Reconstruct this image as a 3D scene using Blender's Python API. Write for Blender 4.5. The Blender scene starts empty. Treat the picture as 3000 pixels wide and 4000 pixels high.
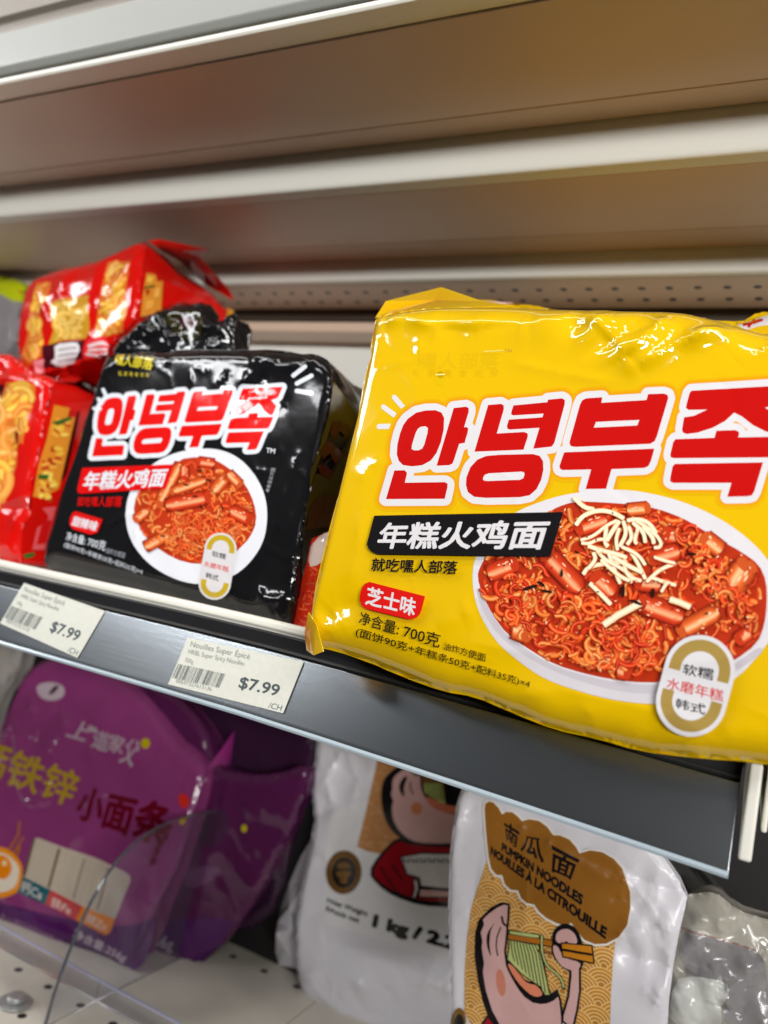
import bpy, math, random
import numpy as np
from mathutils import Vector, Matrix
from mathutils.geometry import delaunay_2d_cdt

rng = random.Random(7)
SC = bpy.context.scene
COL = SC.collection

# ------------------------------------------------------------------ camera
# x runs along the shelf, y goes into the shelf, z is up; metres.  The lens sits at the origin of this frame.
F = 3000.0                                   # focal length in pixels of a 3000 x 4000 frame
AX = np.array([0.88533691, 0.11629425, -0.45017131])
AY = np.array([0.42802281, 0.17428965, 0.88680302])
AZ = np.array([0.18159029, -0.97780303, 0.10452846])
cam_d = bpy.data.cameras.new('camera')
cam = bpy.data.objects.new('camera', cam_d)
COL.objects.link(cam)
cam.matrix_world = Matrix(((AX[0], -AX[1], -AX[2], 0), (AY[0], -AY[1], -AY[2], 0), (AZ[0], -AZ[1], -AZ[2], 0), (0, 0, 0, 1)))
cam_d.sensor_fit = 'HORIZONTAL'
cam_d.sensor_width = 36.0
cam_d.lens = 36.0
cam_d.clip_start = 0.02
cam_d.clip_end = 60
cam_d.dof.use_dof = True
cam_d.dof.focus_distance = 0.372
cam_d.dof.aperture_fstop = 36.0 / 4.7
SC.camera = cam

# ------------------------------------------------------------------ light
W = bpy.data.worlds.new('World')
SC.world = W
W.use_nodes = True
W.node_tree.nodes['Background'].inputs['Color'].default_value = (0.95, 0.97, 1.0, 1)
W.node_tree.nodes['Background'].inputs['Strength'].default_value = 0.05
SC.view_settings.view_transform = 'Standard'
SC.view_settings.look = 'None'
SC.view_settings.exposure = 0.0
SC.view_settings.gamma = 1.0
SC.view_settings.use_curve_mapping = False


def area(name, loc, target, sx, sy, power, col):
    d = bpy.data.lights.new(name, 'AREA')
    d.shape = 'RECTANGLE'
    d.size, d.size_y = sx, sy
    d.energy = power
    d.color = col
    o = bpy.data.objects.new(name, d)
    o.location = loc
    o.rotation_euler = (Vector(target) - Vector(loc)).to_track_quat('-Z', 'Y').to_euler()
    COL.objects.link(o)
    return o


# ceiling strip lamps of the shop: rows over the aisle in front of the shelf
area('ceiling_lamp', (-1.0, -0.30, 1.45), (-1.0, -0.30, 0), 2.6, 0.14, 13.5, (1.0, 0.97, 0.93))
area('ceiling_lamp', (3.6, -4.6, 0.90), (-0.3, 0.4, 0.2), 3.5, 0.5, 425, (1.0, 0.98, 0.95))
area('ceiling_lamp', (-3.0, -1.5, 1.55), (-0.4, 0.4, 0.0), 2.4, 0.3, 44, (0.97, 0.98, 1.0))
area('ceiling_lamp', (1.5, -0.95, 1.45), (-0.1, 0.4, -0.2), 1.6, 0.2, 22, (1.0, 0.98, 0.95))

# ------------------------------------------------------------------ helpers


def ray(p):
    p = np.atleast_2d(np.asarray(p, float))
    c = np.stack([p[:, 0] - 1500, p[:, 1] - 2000, np.full(len(p), F)], 1) / F
    return np.stack([c @ AX, c @ AY, c @ AZ], 1)


def aty(px, py, y):
    r = ray((px, py))[0]
    return r * (y / r[1])


def zoom(ox, oy, s):
    """photo coordinates from those of an enlarged crop"""
    return lambda *pts: [(ox + x / s, oy + y / s) for x, y in pts]


def C(r, g, b):
    def f(v):
        v /= 255.0
        return v / 12.92 if v <= 0.04045 else ((v + 0.055) / 1.055) ** 2.4
    return (f(r), f(g), f(b))


def mix(a, b, t):
    return tuple(x * (1 - t) + y * t for x, y in zip(a, b))


def dens(pts, step, closed=True):
    out = []
    n = len(pts)
    for i in range(n if closed else n - 1):
        a, b = pts[i], pts[(i + 1) % n]
        k = max(1, int(math.hypot(b[0] - a[0], b[1] - a[1]) / step))
        for j in range(k):
            t = j / k
            out.append((a[0] + (b[0] - a[0]) * t, a[1] + (b[1] - a[1]) * t))
    if not closed:
        out.append(tuple(pts[-1]))
    return out


def smooth(pts, it=2, closed=True):
    """Chaikin corner cutting"""
    for _ in range(it):
        q = []
        n = len(pts)
        if not closed:
            q.append(pts[0])
        for i in range(n if closed else n - 1):
            a, b = pts[i], pts[(i + 1) % n]
            q.append((a[0] * .75 + b[0] * .25, a[1] * .75 + b[1] * .25))
            q.append((a[0] * .25 + b[0] * .75, a[1] * .25 + b[1] * .75))
        if not closed:
            q.append(pts[-1])
        pts = q
    return pts


def homography(src, dst):
    A = []
    for (x, y), (u, v) in zip(src, dst):
        A.append([x, y, 1, 0, 0, 0, -u * x, -u * y, -u])
        A.append([0, 0, 0, x, y, 1, -v * x, -v * y, -v])
    A = np.array(A, float)
    sc = np.abs(A).max(0)
    sc[sc == 0] = 1
    _, _, vt = np.linalg.svd(A / sc)
    return (vt[-1] / sc).reshape(3, 3)


def happly(H, pts):
    p = np.asarray(pts, float)
    q = np.c_[p, np.ones(len(p))] @ H.T
    return [tuple(v) for v in q[:, :2] / q[:, 2:3]]


def inside(pt, poly):
    x, y = pt
    r = False
    n = len(poly)
    for i in range(n):
        x1, y1 = poly[i]
        x2, y2 = poly[i - 1]
        if (y1 > y) != (y2 > y) and x < (x2 - x1) * (y - y1) / (y2 - y1) + x1:
            r = not r
    return r


def cdt(add, sub=(), both=None):
    """triangles of union(add) - union(sub), optionally kept only inside polygon both"""
    def ccw(lp):
        a = sum(lp[i - 1][0] * lp[i][1] - lp[i][0] * lp[i - 1][1] for i in range(len(lp)))
        return list(lp) if a > 0 else list(lp)[::-1]
    add, sub = [ccw(p) for p in add], [ccw(p) for p in sub]
    both = ccw(both) if both else None
    verts, faces = [], []
    for lp in list(add) + list(sub) + ([both] if both else []):
        faces.append(list(range(len(verts), len(verts) + len(lp))))
        verts += [Vector((p[0], p[1])) for p in lp]
    na, ns = len(add), len(sub)
    vo, _, fo, _, _, of = delaunay_2d_cdt(verts, [], faces, 1, 1e-9, True)
    tris = []
    for f, o in zip(fo, of):
        A = any(k < na for k in o)
        S = any(na <= k < na + ns for k in o)
        B = (both is None) or any(k >= na + ns for k in o)
        if A and B and not S:
            for i in range(1, len(f) - 1):
                tris.append((f[0], f[i], f[i + 1]))
    return [(v.x, v.y) for v in vo], tris


def capsule(a, b, r, n=8):
    ang = math.atan2(b[1] - a[1], b[0] - a[0])
    out = []
    for k in range(n + 1):
        t = ang - math.pi / 2 + math.pi * k / n
        out.append((b[0] + r * math.cos(t), b[1] + r * math.sin(t)))
    for k in range(n + 1):
        t = ang + math.pi / 2 + math.pi * k / n
        out.append((a[0] + r * math.cos(t), a[1] + r * math.sin(t)))
    return out


def ellipse(c, rx, ry, rot=0, n=40):
    cr, sr = math.cos(rot), math.sin(rot)
    return [(c[0] + rx * math.cos(t) * cr - ry * math.sin(t) * sr, c[1] + rx * math.cos(t) * sr + ry * math.sin(t) * cr)
            for t in (2 * math.pi * k / n for k in range(n))]


_txt = {}


def text_mesh(body, weight):
    key = (body, weight)
    if key not in _txt:
        c = bpy.data.curves.new('lettering', 'FONT')
        c.body = body
        c.offset = weight
        c.resolution_u = 3
        o = bpy.data.objects.new('lettering', c)
        COL.objects.link(o)
        dg = bpy.context.evaluated_depsgraph_get()
        ev = o.evaluated_get(dg)
        m = ev.to_mesh()
        v = [(p.co.x, p.co.y) for p in m.vertices]
        f = []
        for p in m.polygons:
            idx = list(p.vertices)
            for i in range(1, len(idx) - 1):
                f.append((idx[0], idx[i], idx[i + 1]))
        ev.to_mesh_clear()
        bpy.data.objects.remove(o)
        bpy.data.curves.remove(c)
        _txt[key] = (v, f)
    return _txt[key]


def split_family(polys, ia, ib, g):
    out = []
    for P in polys:
        val = [(v[0] * ia + v[1] * ib) / g for v in P]
        lo, hi = min(val), max(val)
        k = math.floor(lo + 1e-6) + 1
        while k < hi - 1e-6:
            low, high = [], []
            n = len(P)
            for i in range(n):
                a, b = P[i], P[(i + 1) % n]
                va, vb = val[i] - k, val[(i + 1) % n] - k
                if va <= 0:
                    low.append(a)
                if va >= 0:
                    high.append(a)
                if (va < 0 < vb) or (vb < 0 < va):
                    t = va / (va - vb)
                    m = tuple(x + (y - x) * t for x, y in zip(a, b))
                    low.append(m)
                    high.append(m)
            if len(low) > 2:
                out.append(low)
            P = high
            if len(P) < 3:
                break
            val = [(v[0] * ia + v[1] * ib) / g for v in P]
            k += 1
        if len(P) > 2:
            out.append(P)
    return out


# ------------------------------------------------------------------ materials


def mat(name, col=(0.5, 0.5, 0.5), rough=0.5, metal=0.0, attr=False, bump=0.0, bscale=60, spec=0.5, coat=0.0, noise=0.0, nscale=20,
        stretch=(1, 1, 1), trans=0.0, ior=1.45, rvar=0.0):
    m = bpy.data.materials.new(name)
    m.use_nodes = True
    nt = m.node_tree
    b = nt.nodes['Principled BSDF']
    b.inputs['Roughness'].default_value = rough
    b.inputs['Metallic'].default_value = metal
    b.inputs['Specular IOR Level'].default_value = spec
    b.inputs['Coat Weight'].default_value = coat
    b.inputs['Coat Roughness'].default_value = 0.06
    b.inputs['Transmission Weight'].default_value = trans
    b.inputs['IOR'].default_value = ior
    src = None
    if attr:
        a = nt.nodes.new('ShaderNodeAttribute')
        a.attribute_name = 'ink'
        src = a.outputs['Color']
    tc = nt.nodes.new('ShaderNodeTexCoord')
    mp = nt.nodes.new('ShaderNodeMapping')
    mp.inputs['Scale'].default_value = stretch
    nt.links.new(tc.outputs['Object'], mp.inputs['Vector'])
    if noise > 0:
        nz = nt.nodes.new('ShaderNodeTexNoise')
        nz.inputs['Scale'].default_value = nscale
        nz.inputs['Detail'].default_value = 5
        nt.links.new(mp.outputs['Vector'], nz.inputs['Vector'])
        mr = nt.nodes.new('ShaderNodeMapRange')
        mr.inputs['From Min'].default_value = 0.3
        mr.inputs['From Max'].default_value = 0.7
        mr.inputs['To Min'].default_value = 1 - noise
        mr.inputs['To Max'].default_value = 1 + noise * 0.5
        nt.links.new(nz.outputs['Fac'], mr.inputs['Value'])
        mx = nt.nodes.new('ShaderNodeMix')
        mx.data_type = 'RGBA'
        mx.blend_type = 'MULTIPLY'
        mx.inputs['Factor'].default_value = 1
        if src:
            nt.links.new(src, mx.inputs['A'])
        else:
            mx.inputs['A'].default_value = (*col, 1)
        nt.links.new(mr.outputs['Result'], mx.inputs['B'])
        src = mx.outputs['Result']
        if rvar:
            m2 = nt.nodes.new('ShaderNodeMapRange')
            m2.inputs['From Min'].default_value = 0.3
            m2.inputs['From Max'].default_value = 0.7
            m2.inputs['To Min'].default_value = max(0.02, rough - rvar)
            m2.inputs['To Max'].default_value = rough + rvar
            nt.links.new(nz.outputs['Fac'], m2.inputs['Value'])
            nt.links.new(m2.outputs['Result'], b.inputs['Roughness'])
    if src:
        nt.links.new(src, b.inputs['Base Color'])
    else:
        b.inputs['Base Color'].default_value = (*col, 1)
    if bump > 0:
        n2 = nt.nodes.new('ShaderNodeTexNoise')
        n2.inputs['Scale'].default_value = bscale
        n2.inputs['Detail'].default_value = 3
        nt.links.new(mp.outputs['Vector'], n2.inputs['Vector'])
        bp = nt.nodes.new('ShaderNodeBump')
        bp.inputs['Strength'].default_value = 1.0
        bp.inputs['Distance'].default_value = bump
        nt.links.new(n2.outputs['Fac'], bp.inputs['Height'])
        nt.links.new(bp.outputs['Normal'], b.inputs['Normal'])
        if coat:
            nt.links.new(bp.outputs['Normal'], b.inputs['Coat Normal'])
    return m


M = {}
M['film'] = mat('glossy_printed_film', attr=True, rough=0.085, bump=0.00006, bscale=55, spec=0.8, coat=0.6)
M['film_dark'] = mat('glossy_black_film', attr=True, rough=0.11, bump=0.00012, bscale=60, spec=0.6)
M['film_satin'] = mat('satin_white_film', attr=True, rough=0.25, bump=0.00012, bscale=60, spec=0.5)
M['film_red'] = mat('glossy_red_film', attr=True, rough=0.12, bump=0.0002, bscale=50, spec=0.6)
M['paper'] = mat('price_paper', attr=True, rough=0.55, noise=0.04, nscale=300)
M['cream'] = mat('cream_painted_steel', C(244, 242, 231), rough=0.38, noise=0.06, nscale=14, bump=0.00005, bscale=900)
M['white'] = mat('white_painted_steel', C(226, 226, 218), rough=0.40, noise=0.05, nscale=9, stretch=(0.2, 1, 1), bump=0.00005, bscale=800)
M['fascia'] = mat('white_rail_paint', C(166, 168, 164), rough=0.34, noise=0.06, nscale=9, stretch=(0.2, 1, 1), bump=0.00005, bscale=800)
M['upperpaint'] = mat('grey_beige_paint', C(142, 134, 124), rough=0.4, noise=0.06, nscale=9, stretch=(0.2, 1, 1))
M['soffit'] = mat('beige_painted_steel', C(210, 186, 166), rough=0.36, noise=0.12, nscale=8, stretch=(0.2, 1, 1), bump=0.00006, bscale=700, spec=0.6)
M['darkgap'] = mat('recess_shade_brown', C(70, 60, 52), rough=0.6, noise=0.1)  # shade of the rear recess and rail seam put into the colour
M['back'] = mat('grey_back_panel_paint', C(222, 226, 220), rough=0.5, noise=0.05, nscale=6)
M['rail'] = mat('satin_grey_rail', (0.40, 0.43, 0.455), rough=0.26, metal=1.0, noise=0.07, nscale=60, stretch=(0.06, 1, 1), bump=0.00002, bscale=500)
M['railedge'] = mat('clear_rail_edge', C(190, 205, 215), rough=0.12, noise=0.05)
M['black'] = mat('gap_black', (0.012, 0.012, 0.014), rough=0.45, noise=0.2)
M['blackpanel'] = mat('bay_shade_floor_black', (0.016, 0.014, 0.015), rough=0.6, noise=0.2)  # near-black for floor and light blocker, and the lower bay's shade as colour
M['zinc'] = mat('zinc_plated_steel', C(190, 192, 192), rough=0.36, metal=0.6, noise=0.15, nscale=200)
M['deck'] = mat('beige_deck_paint', C(232, 226, 212), rough=0.34, noise=0.16, nscale=18, bump=0.00005, bscale=600)
M['hole'] = mat('hole_shadow_grey', (0.03, 0.03, 0.035), rough=0.8)
M['strut'] = mat('dark_grey_bracket_paint', (0.035, 0.035, 0.034), rough=0.5, noise=0.15)
M['acrylic'] = mat('clear_acrylic', (0.93, 0.94, 0.98), rough=0.02, trans=0.98, ior=1.25)
M['acryledge'] = mat('polished_acrylic_edge', C(96, 98, 104), rough=0.12, noise=.3, nscale=60)
M['fenceedge'] = mat('bright_acrylic_edge', C(196, 196, 232), rough=0.12, noise=.1)
M['clearfilm'] = mat('crinkled_clear_film', attr=True, rough=0.15, bump=0.0002, bscale=60, spec=0.8, noise=0.2, nscale=30)



def punched(m, rows, pitch, r):
    """rows of dark punched holes: (y, x offset) of each row in the part's own coordinates"""
    nt = m.node_tree
    b = nt.nodes['Principled BSDF']
    tc = nt.nodes.new('ShaderNodeTexCoord')
    sp = nt.nodes.new('ShaderNodeSeparateXYZ')
    nt.links.new(tc.outputs['Object'], sp.inputs[0])

    def mth(op, a, c=None):
        n = nt.nodes.new('ShaderNodeMath')
        n.operation = op
        for i, v in enumerate((a, c)):
            if v is None:
                continue
            if isinstance(v, (int, float)):
                n.inputs[i].default_value = v
            else:
                nt.links.new(v, n.inputs[i])
        return n.outputs[0]
    tot = None
    for y, ox in rows:
        u = mth('SUBTRACT', sp.outputs['X'], ox)
        u = mth('SUBTRACT', mth('FLOORED_MODULO', mth('ADD', u, pitch / 2), pitch), pitch / 2)
        v = mth('SUBTRACT', sp.outputs['Y'], y)
        d = mth('SQRT', mth('ADD', mth('MULTIPLY', u, u), mth('MULTIPLY', v, v)))
        k = mth('LESS_THAN', d, r)
        tot = k if tot is None else mth('MAXIMUM', tot, k)
    mx = nt.nodes.new('ShaderNodeMix')
    mx.data_type = 'RGBA'
    nt.links.new(tot, mx.inputs['Factor'])
    old = b.inputs['Base Color'].links[0].from_socket
    nt.links.new(old, mx.inputs['A'])
    mx.inputs['B'].default_value = (.02, .02, .022, 1)
    nt.links.new(mx.outputs['Result'], b.inputs['Base Color'])


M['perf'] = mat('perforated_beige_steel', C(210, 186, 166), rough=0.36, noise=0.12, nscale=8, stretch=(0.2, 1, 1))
punched(M['perf'], [(.5885 - .33, .0), (.6095 - .33, .0008)], .02055, .0030)
punched(M['deck'], [(.4905 - .40, .0055), (.452 - .40, .0231), (.640 - .40, .0055)], .0352, .0034)

# ------------------------------------------------------------------ things, parts


def thing(name, label, cat, loc, group=None):
    o = bpy.data.objects.new(name, None)
    COL.objects.link(o)
    o.location = loc
    o.empty_display_size = 0.02
    o['label'] = label
    o['category'] = cat
    if group:
        o['group'] = group
    return o


def tag(o, label, cat, group=None):
    o['label'] = label
    o['category'] = cat
    if group:
        o['group'] = group
    return o


def mesh_obj(name, verts, faces, m, parent=None, smooth_=False):
    me = bpy.data.meshes.new(name)
    v = np.asarray(verts, float)
    if parent is not None:
        v = v - np.array(parent.matrix_basis.translation)
    me.from_pydata([tuple(p) for p in v], [], [tuple(f) for f in faces])
    me.materials.append(m)
    if smooth_:
        me.polygons.foreach_set('use_smooth', [True] * len(me.polygons))
    me.update()
    o = bpy.data.objects.new(name, me)
    COL.objects.link(o)
    if parent is not None:
        o.parent = parent
    return o


class MB:
    def __init__(self):
        self.v, self.f = [], []

    def box(self, x0, x1, y0, y1, z0, z1):
        k = len(self.v)
        self.v += [(x0, y0, z0), (x1, y0, z0), (x1, y1, z0), (x0, y1, z0), (x0, y0, z1), (x1, y0, z1), (x1, y1, z1), (x0, y1, z1)]
        self.f += [tuple(k + i for i in q) for q in ((0, 3, 2, 1), (4, 5, 6, 7), (0, 1, 5, 4), (1, 2, 6, 5), (2, 3, 7, 6), (3, 0, 4, 7))]
        return self

    def prism(self, prof, xs, dz=None):
        """closed (y,z) profile run along the x stations xs; dz(x) lowers it"""
        n = len(prof)
        k = len(self.v)
        for x in xs:
            d = dz(x) if dz else 0.0
            self.v += [(x, y, z + d) for y, z in prof]
        for i in range(len(xs) - 1):
            for j in range(n):
                a = k + i * n + j
                b = k + i * n + (j + 1) % n
                self.f.append((a, a + n, b + n, b))
        self.f.append(tuple(k + j for j in range(n)))
        self.f.append(tuple(k + (len(xs) - 1) * n + j for j in reversed(range(n))))
        return self

    def disc(self, c, r, h, n=20, axis='z'):
        k = len(self.v)
        for s in (0, 1):
            for i in range(n):
                t = 2 * math.pi * i / n
                if axis == 'z':
                    self.v.append((c[0] + r * math.cos(t), c[1] + r * math.sin(t), c[2] + s * h))
        for i in range(n):
            j = (i + 1) % n
            self.f.append((k + i, k + j, k + n + j, k + n + i))
        self.f.append(tuple(k + n + i for i in range(n)))
        self.f.append(tuple(k + i for i in reversed(range(n))))
        return self

    def build(self, name, m, parent=None, bevel=0.0):
        o = mesh_obj(name, self.v, self.f, m, parent)
        if bevel:
            bv = o.modifiers.new('bevel', 'BEVEL')
            bv.width = bevel
            bv.segments = 3
            bv.limit_method = 'ANGLE'
            for p in o.data.polygons:
                p.use_smooth = True
            o.modifiers.new('wn', 'WEIGHTED_NORMAL')
        return o


# ------------------------------------------------------------------ soft printed packaging


class Face:
    """one printed panel: a plane with a height field over it (bulge, rounded rim, creases) and ink laid on it"""

    def __init__(self, origin, yaw=0.0, lean=0.0, grid=0.0025, seed=1, bulge=0.0, noise=0.0004, facet=0.0):
        self.O = np.array(origin, float)
        y, l = math.radians(yaw), math.radians(lean)
        ex = np.array([math.cos(y), math.sin(y), 0])
        back = np.array([-math.sin(y), math.cos(y), 0])
        ez = np.array([0, 0, 1]) * math.cos(l) + back * math.sin(l)
        self.ex, self.ez = ex, ez
        self.n = np.cross(ex, ez)
        self.back = -self.n
        self.g = grid
        self.polys, self.offs = [], []
        self.layer = 1
        self.outline = None
        self.R = None
        self.creases = []
        self.noise = noise
        r = random.Random(seed)
        self.waves = [(r.uniform(-1, 1) * 2 * math.pi / r.uniform(.03, .09), r.uniform(-1, 1) * 2 * math.pi / r.uniform(.03, .09), r.uniform(0, 6.3), r.uniform(.4, 1))
                      for _ in range(9)]
        self.facet = facet
        self.folds = []
        for _ in range(7):
            a = r.uniform(0, math.pi)
            lam = r.uniform(.016, .055)
            self.folds.append((math.cos(a) / lam, math.sin(a) / lam, r.uniform(0, 1), r.uniform(.5, 1) * lam / .05, r.uniform(20, 60), r.uniform(20, 60), r.uniform(0, 6)))
        self.bulge = bulge
        self.cen = None

    def hits(self, px, h):
        r = ray(px)
        t = (self.O @ self.n + h) / (r @ self.n)
        P = r * t[:, None] - self.O
        return P @ self.ex, P @ self.ez

    def loc(self, px):
        px = np.atleast_2d(np.asarray(px, float))
        h = np.zeros(len(px))
        for _ in range(4):
            s, t = self.hits(px, h)
            h = self.h(s, t) if self.outline is not None else h
        return [(a, b) for a, b in zip(s, t)]

    def set_outline(self, px, R, it=1):
        """px: rim of the panel in the photo, R: rounding radius at each rim point"""
        if np.isscalar(R):
            R = [R] * len(px)
        q = [(x, y, r) for (x, y), r in zip(px, R)]
        for _ in range(it):
            o = []
            for i in range(len(q)):
                a, b = q[i], q[(i + 1) % len(q)]
                o.append(tuple(u * .75 + v * .25 for u, v in zip(a, b)))
                o.append(tuple(u * .25 + v * .75 for u, v in zip(a, b)))
            q = o
        R = np.array([v[2] for v in q])
        s, t = self.hits([v[:2] for v in q], -R * 0.55)
        if sum(s[i - 1] * t[i] - s[i] * t[i - 1] for i in range(len(s))) < 0:
            s, t, R = s[::-1], t[::-1], R[::-1]
        self.outline = np.stack([s, t], 1)
        self.R = R
        self.cen = self.outline.mean(0)
        self.ext = np.abs(self.outline - self.cen).max(0)

    def crease(self, conv, pts, w, A):
        """pts: photo polyline"""
        s, t = self.hits(pts, np.zeros(len(pts)))
        l = list(zip(s, t))
        for a, b in zip(l[:-1], l[1:]):
            self.creases.append((a, b, w, A))

    def rasters(self):
        key = len(self.creases)
        if getattr(self, '_rk', None) != key:
            self._rk = key
            self._ras = []
            for st in (self.g, max(0.0006, self.g * .28)):
                lo = np.floor((self.outline.min(0) - .006) / st).astype(int)
                hi = np.ceil((self.outline.max(0) + .006) / st).astype(int) + 1
                nx, ny = hi - lo + 1
                gx, gy = np.meshgrid((np.arange(nx) + lo[0]) * st, (np.arange(ny) + lo[1]) * st, indexing='ij')
                self._ras.append((st, lo, self.hraw(gx.ravel(), gy.ravel()).reshape(nx, ny)))
        return self._ras

    def h(self, s, t):
        """the faceted height field the panel is meshed with: flat on each half cell of the grid"""
        st, lo, A = self.rasters()[0]
        nx, ny = A.shape
        u = np.clip(np.asarray(s, float) / st - lo[0], 0, nx - 1.0001)
        v = np.clip(np.asarray(t, float) / st - lo[1], 0, ny - 1.0001)
        i, j = u.astype(int), v.astype(int)
        u, v = u - i, v - j
        low = A[i, j] + u * (A[i + 1, j] - A[i, j]) + v * (A[i, j + 1] - A[i, j])
        hig = A[i + 1, j + 1] + (1 - u) * (A[i, j + 1] - A[i + 1, j + 1]) + (1 - v) * (A[i + 1, j] - A[i + 1, j + 1])
        return np.where(u + v <= 1, low, hig)

    def hs(self, s, t):
        """the smooth height field, for the shading normals"""
        st, lo, A = self.rasters()[1]
        nx, ny = A.shape
        u = np.clip(np.asarray(s, float) / st - lo[0], 0, nx - 1.0001)
        v = np.clip(np.asarray(t, float) / st - lo[1], 0, ny - 1.0001)
        i, j = u.astype(int), v.astype(int)
        u, v = u - i, v - j
        return A[i, j] * (1 - u) * (1 - v) + A[i + 1, j] * u * (1 - v) + A[i, j + 1] * (1 - u) * v + A[i + 1, j + 1] * u * v

    def hraw(self, s, t):
        s, t = np.asarray(s, float), np.asarray(t, float)
        P = np.stack([s, t], 1)
        best = np.full(len(s), 1e9)
        Rn = np.zeros(len(s))
        n = len(self.outline)
        for i in range(n):
            a, b = self.outline[i], self.outline[(i + 1) % n]
            ab = b - a
            u = np.clip(((P - a) @ ab) / max(ab @ ab, 1e-12), 0, 1)
            d = np.hypot(*(P - a - u[:, None] * ab).T)
            k = d < best
            best = np.where(k, d, best)
            Rn = np.where(k, self.R[i] * (1 - u) + self.R[(i + 1) % n] * u, Rn)
        x = np.clip(1 - best / Rn, 0, 0.985)
        out = -Rn * (1 - np.sqrt(1 - x * x))
        fade = np.clip(best / 0.03, 0, 1)
        q = (P - self.cen) / self.ext
        out = out + self.bulge * np.clip(1 - q[:, 0] ** 2, 0, 1) * np.clip(1 - q[:, 1] ** 2, 0, 1)
        w = sum(A * np.sin(a * s + b * t + p) for a, b, p, A in self.waves)
        out = out + self.noise * w * (0.3 + 0.7 * fade)
        if self.facet:
            for a, b, p, A, wx, wy, q in self.folds:
                ph = a * s + b * t + p + .35 * np.sin(wx * s + wy * t + q)
                out = out + self.facet * A * np.abs(2 * (ph - np.floor(ph)) - 1) * (.3 + .7 * np.clip(.5 + np.sin(wy * s * .7 - wx * t * .8 + q * 2), 0, 1)) - self.facet * A * .4
        for a, b, wd, A in self.creases:
            a, b = np.array(a), np.array(b)
            ab = b - a
            u = np.clip(((P - a) @ ab) / max(ab @ ab, 1e-12), 0, 1)
            d = np.hypot(*(P - a - u[:, None] * ab).T)
            d = np.sqrt(d * d + 4e-7) - 6.3e-4
            out = out + A * np.exp(-d / (wd * .8)) * np.exp(-(d / (wd * 1.6)) ** 2) * (0.25 + 0.75 * np.sin(np.pi * np.clip(u, .08, .92)))
        return out

    # ---- ink
    def tri_add(self, verts, tris, cols, layer):
        off = layer * 2.0e-6
        if layer > 0:
            off += 6e-5
        one = not isinstance(cols, list)
        P = []
        for f in tris:
            P.append([(verts[i][0], verts[i][1]) + (cols if one else cols[i]) for i in f])
        P = split_family(P, 1, 0, self.g)
        P = split_family(P, 0, 1, self.g)
        P = split_family(P, 1, 1, self.g)
        self.polys += P
        self.offs += [off] * len(P)

    def nl(self, layer):
        if layer is None:
            self.layer += 1
            return self.layer
        self.layer = max(self.layer, layer)
        return layer

    def base(self, col):
        v, t = cdt([[tuple(p) for p in self.outline]])
        self.tri_add(v, t, col, 0)

    def poly(self, px, col, holes=(), layer=None, sm=0, more=(), both=None):
        pl = [px] + list(more)
        pl = [smooth(list(p), sm) if sm else list(p) for p in pl]
        L = [self.loc(dens(p, 40)) for p in pl]
        H = [self.loc(dens(smooth(list(p), sm) if sm else p, 40)) for p in holes]
        B = self.loc(dens(both, 40)) if both else None
        v, t = cdt(L, H, B)
        self.tri_add(v, t, col, self.nl(layer))

    def strokes(self, lines, r, col, layer=None, fills=()):
        caps = []
        for ln in lines:
            for a, b in zip(ln[:-1], ln[1:]):
                caps.append(self.loc(capsule(a, b, r)))
        caps += [self.loc(dens(p, 40)) for p in fills]
        v, t = cdt(caps)
        self.tri_add(v, t, col, self.nl(layer))

    def text(self, body, quad, col, weight=0.0, layer=None, cap=False):
        v, f = text_mesh(body, 0)
        a = np.array(v)
        lo, hi = a.min(0) - weight, a.max(0) + weight
        if cap:
            hv = np.array(text_mesh('H', 0)[0])
            lo[1], hi[1] = hv[:, 1].min() - weight, hv[:, 1].max() + weight
        H = homography([(0, 1), (1, 1), (1, 0), (0, 0)], quad)
        # bold type: the same word struck several times, each a little to one side
        n = 0 if weight < .001 else (4 if weight < .01 else 8)
        for k in range(max(1, n)):
            sh = weight * np.array([math.cos(2 * math.pi * k / n + .4), math.sin(2 * math.pi * k / n + .4)]) if n else 0
            L = self.loc(happly(H, (a + sh - lo) / (hi - lo)))
            self.tri_add(L, f, col, self.nl(layer))

    def strip(self, line, w, cols, layer=None, taper=True, pos=(-1, -.5, .0, .45, 1)):
        """a strand with colours across it; line in photo pixels"""
        p = np.array(line, float)
        d = np.gradient(p, axis=0)
        d /= np.maximum(np.hypot(d[:, 0], d[:, 1]), 1e-9)[:, None]
        nn = np.stack([d[:, 1], -d[:, 0]], 1)
        nn *= np.where(nn[:, 1:2] > 0, 1, 1)
        n = len(p)
        ww = np.full(n, w / 2)
        if taper:
            ww[0] *= .55
            ww[-1] *= .55
        V, K = [], []
        for i in range(n):
            for q, c in zip(pos, cols):
                V.append(p[i] + nn[i] * q * ww[i])
                K.append(c)
        m = len(pos)
        T = []
        for i in range(n - 1):
            for j in range(m - 1):
                a = i * m + j
                T += [(a, a + m, a + m + 1), (a, a + m + 1, a + 1)]
        L = self.loc(V)
        self.tri_add(L, T, K, self.nl(layer))

    # ---- to mesh
    def build(self, name, m, parent):
        keys, S, T, O, K, faces = {}, [], [], [], [], []
        for P, off in zip(self.polys, self.offs):
            idx = []
            for v in P:
                k = (int(v[0] * 1e6), int(v[1] * 1e6), off)
                if k not in keys:
                    keys[k] = len(S)
                    S.append(v[0])
                    T.append(v[1])
                    O.append(off)
                    K.append((v[2], v[3], v[4], 1.0))
                j = keys[k]
                if j not in idx:
                    idx.append(j)
            if len(idx) > 2:
                faces.append(idx)
        S, T, O = np.array(S), np.array(T), np.array(O)
        e = max(0.0006, self.g * .28)
        h0 = self.h(S, T)
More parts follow.
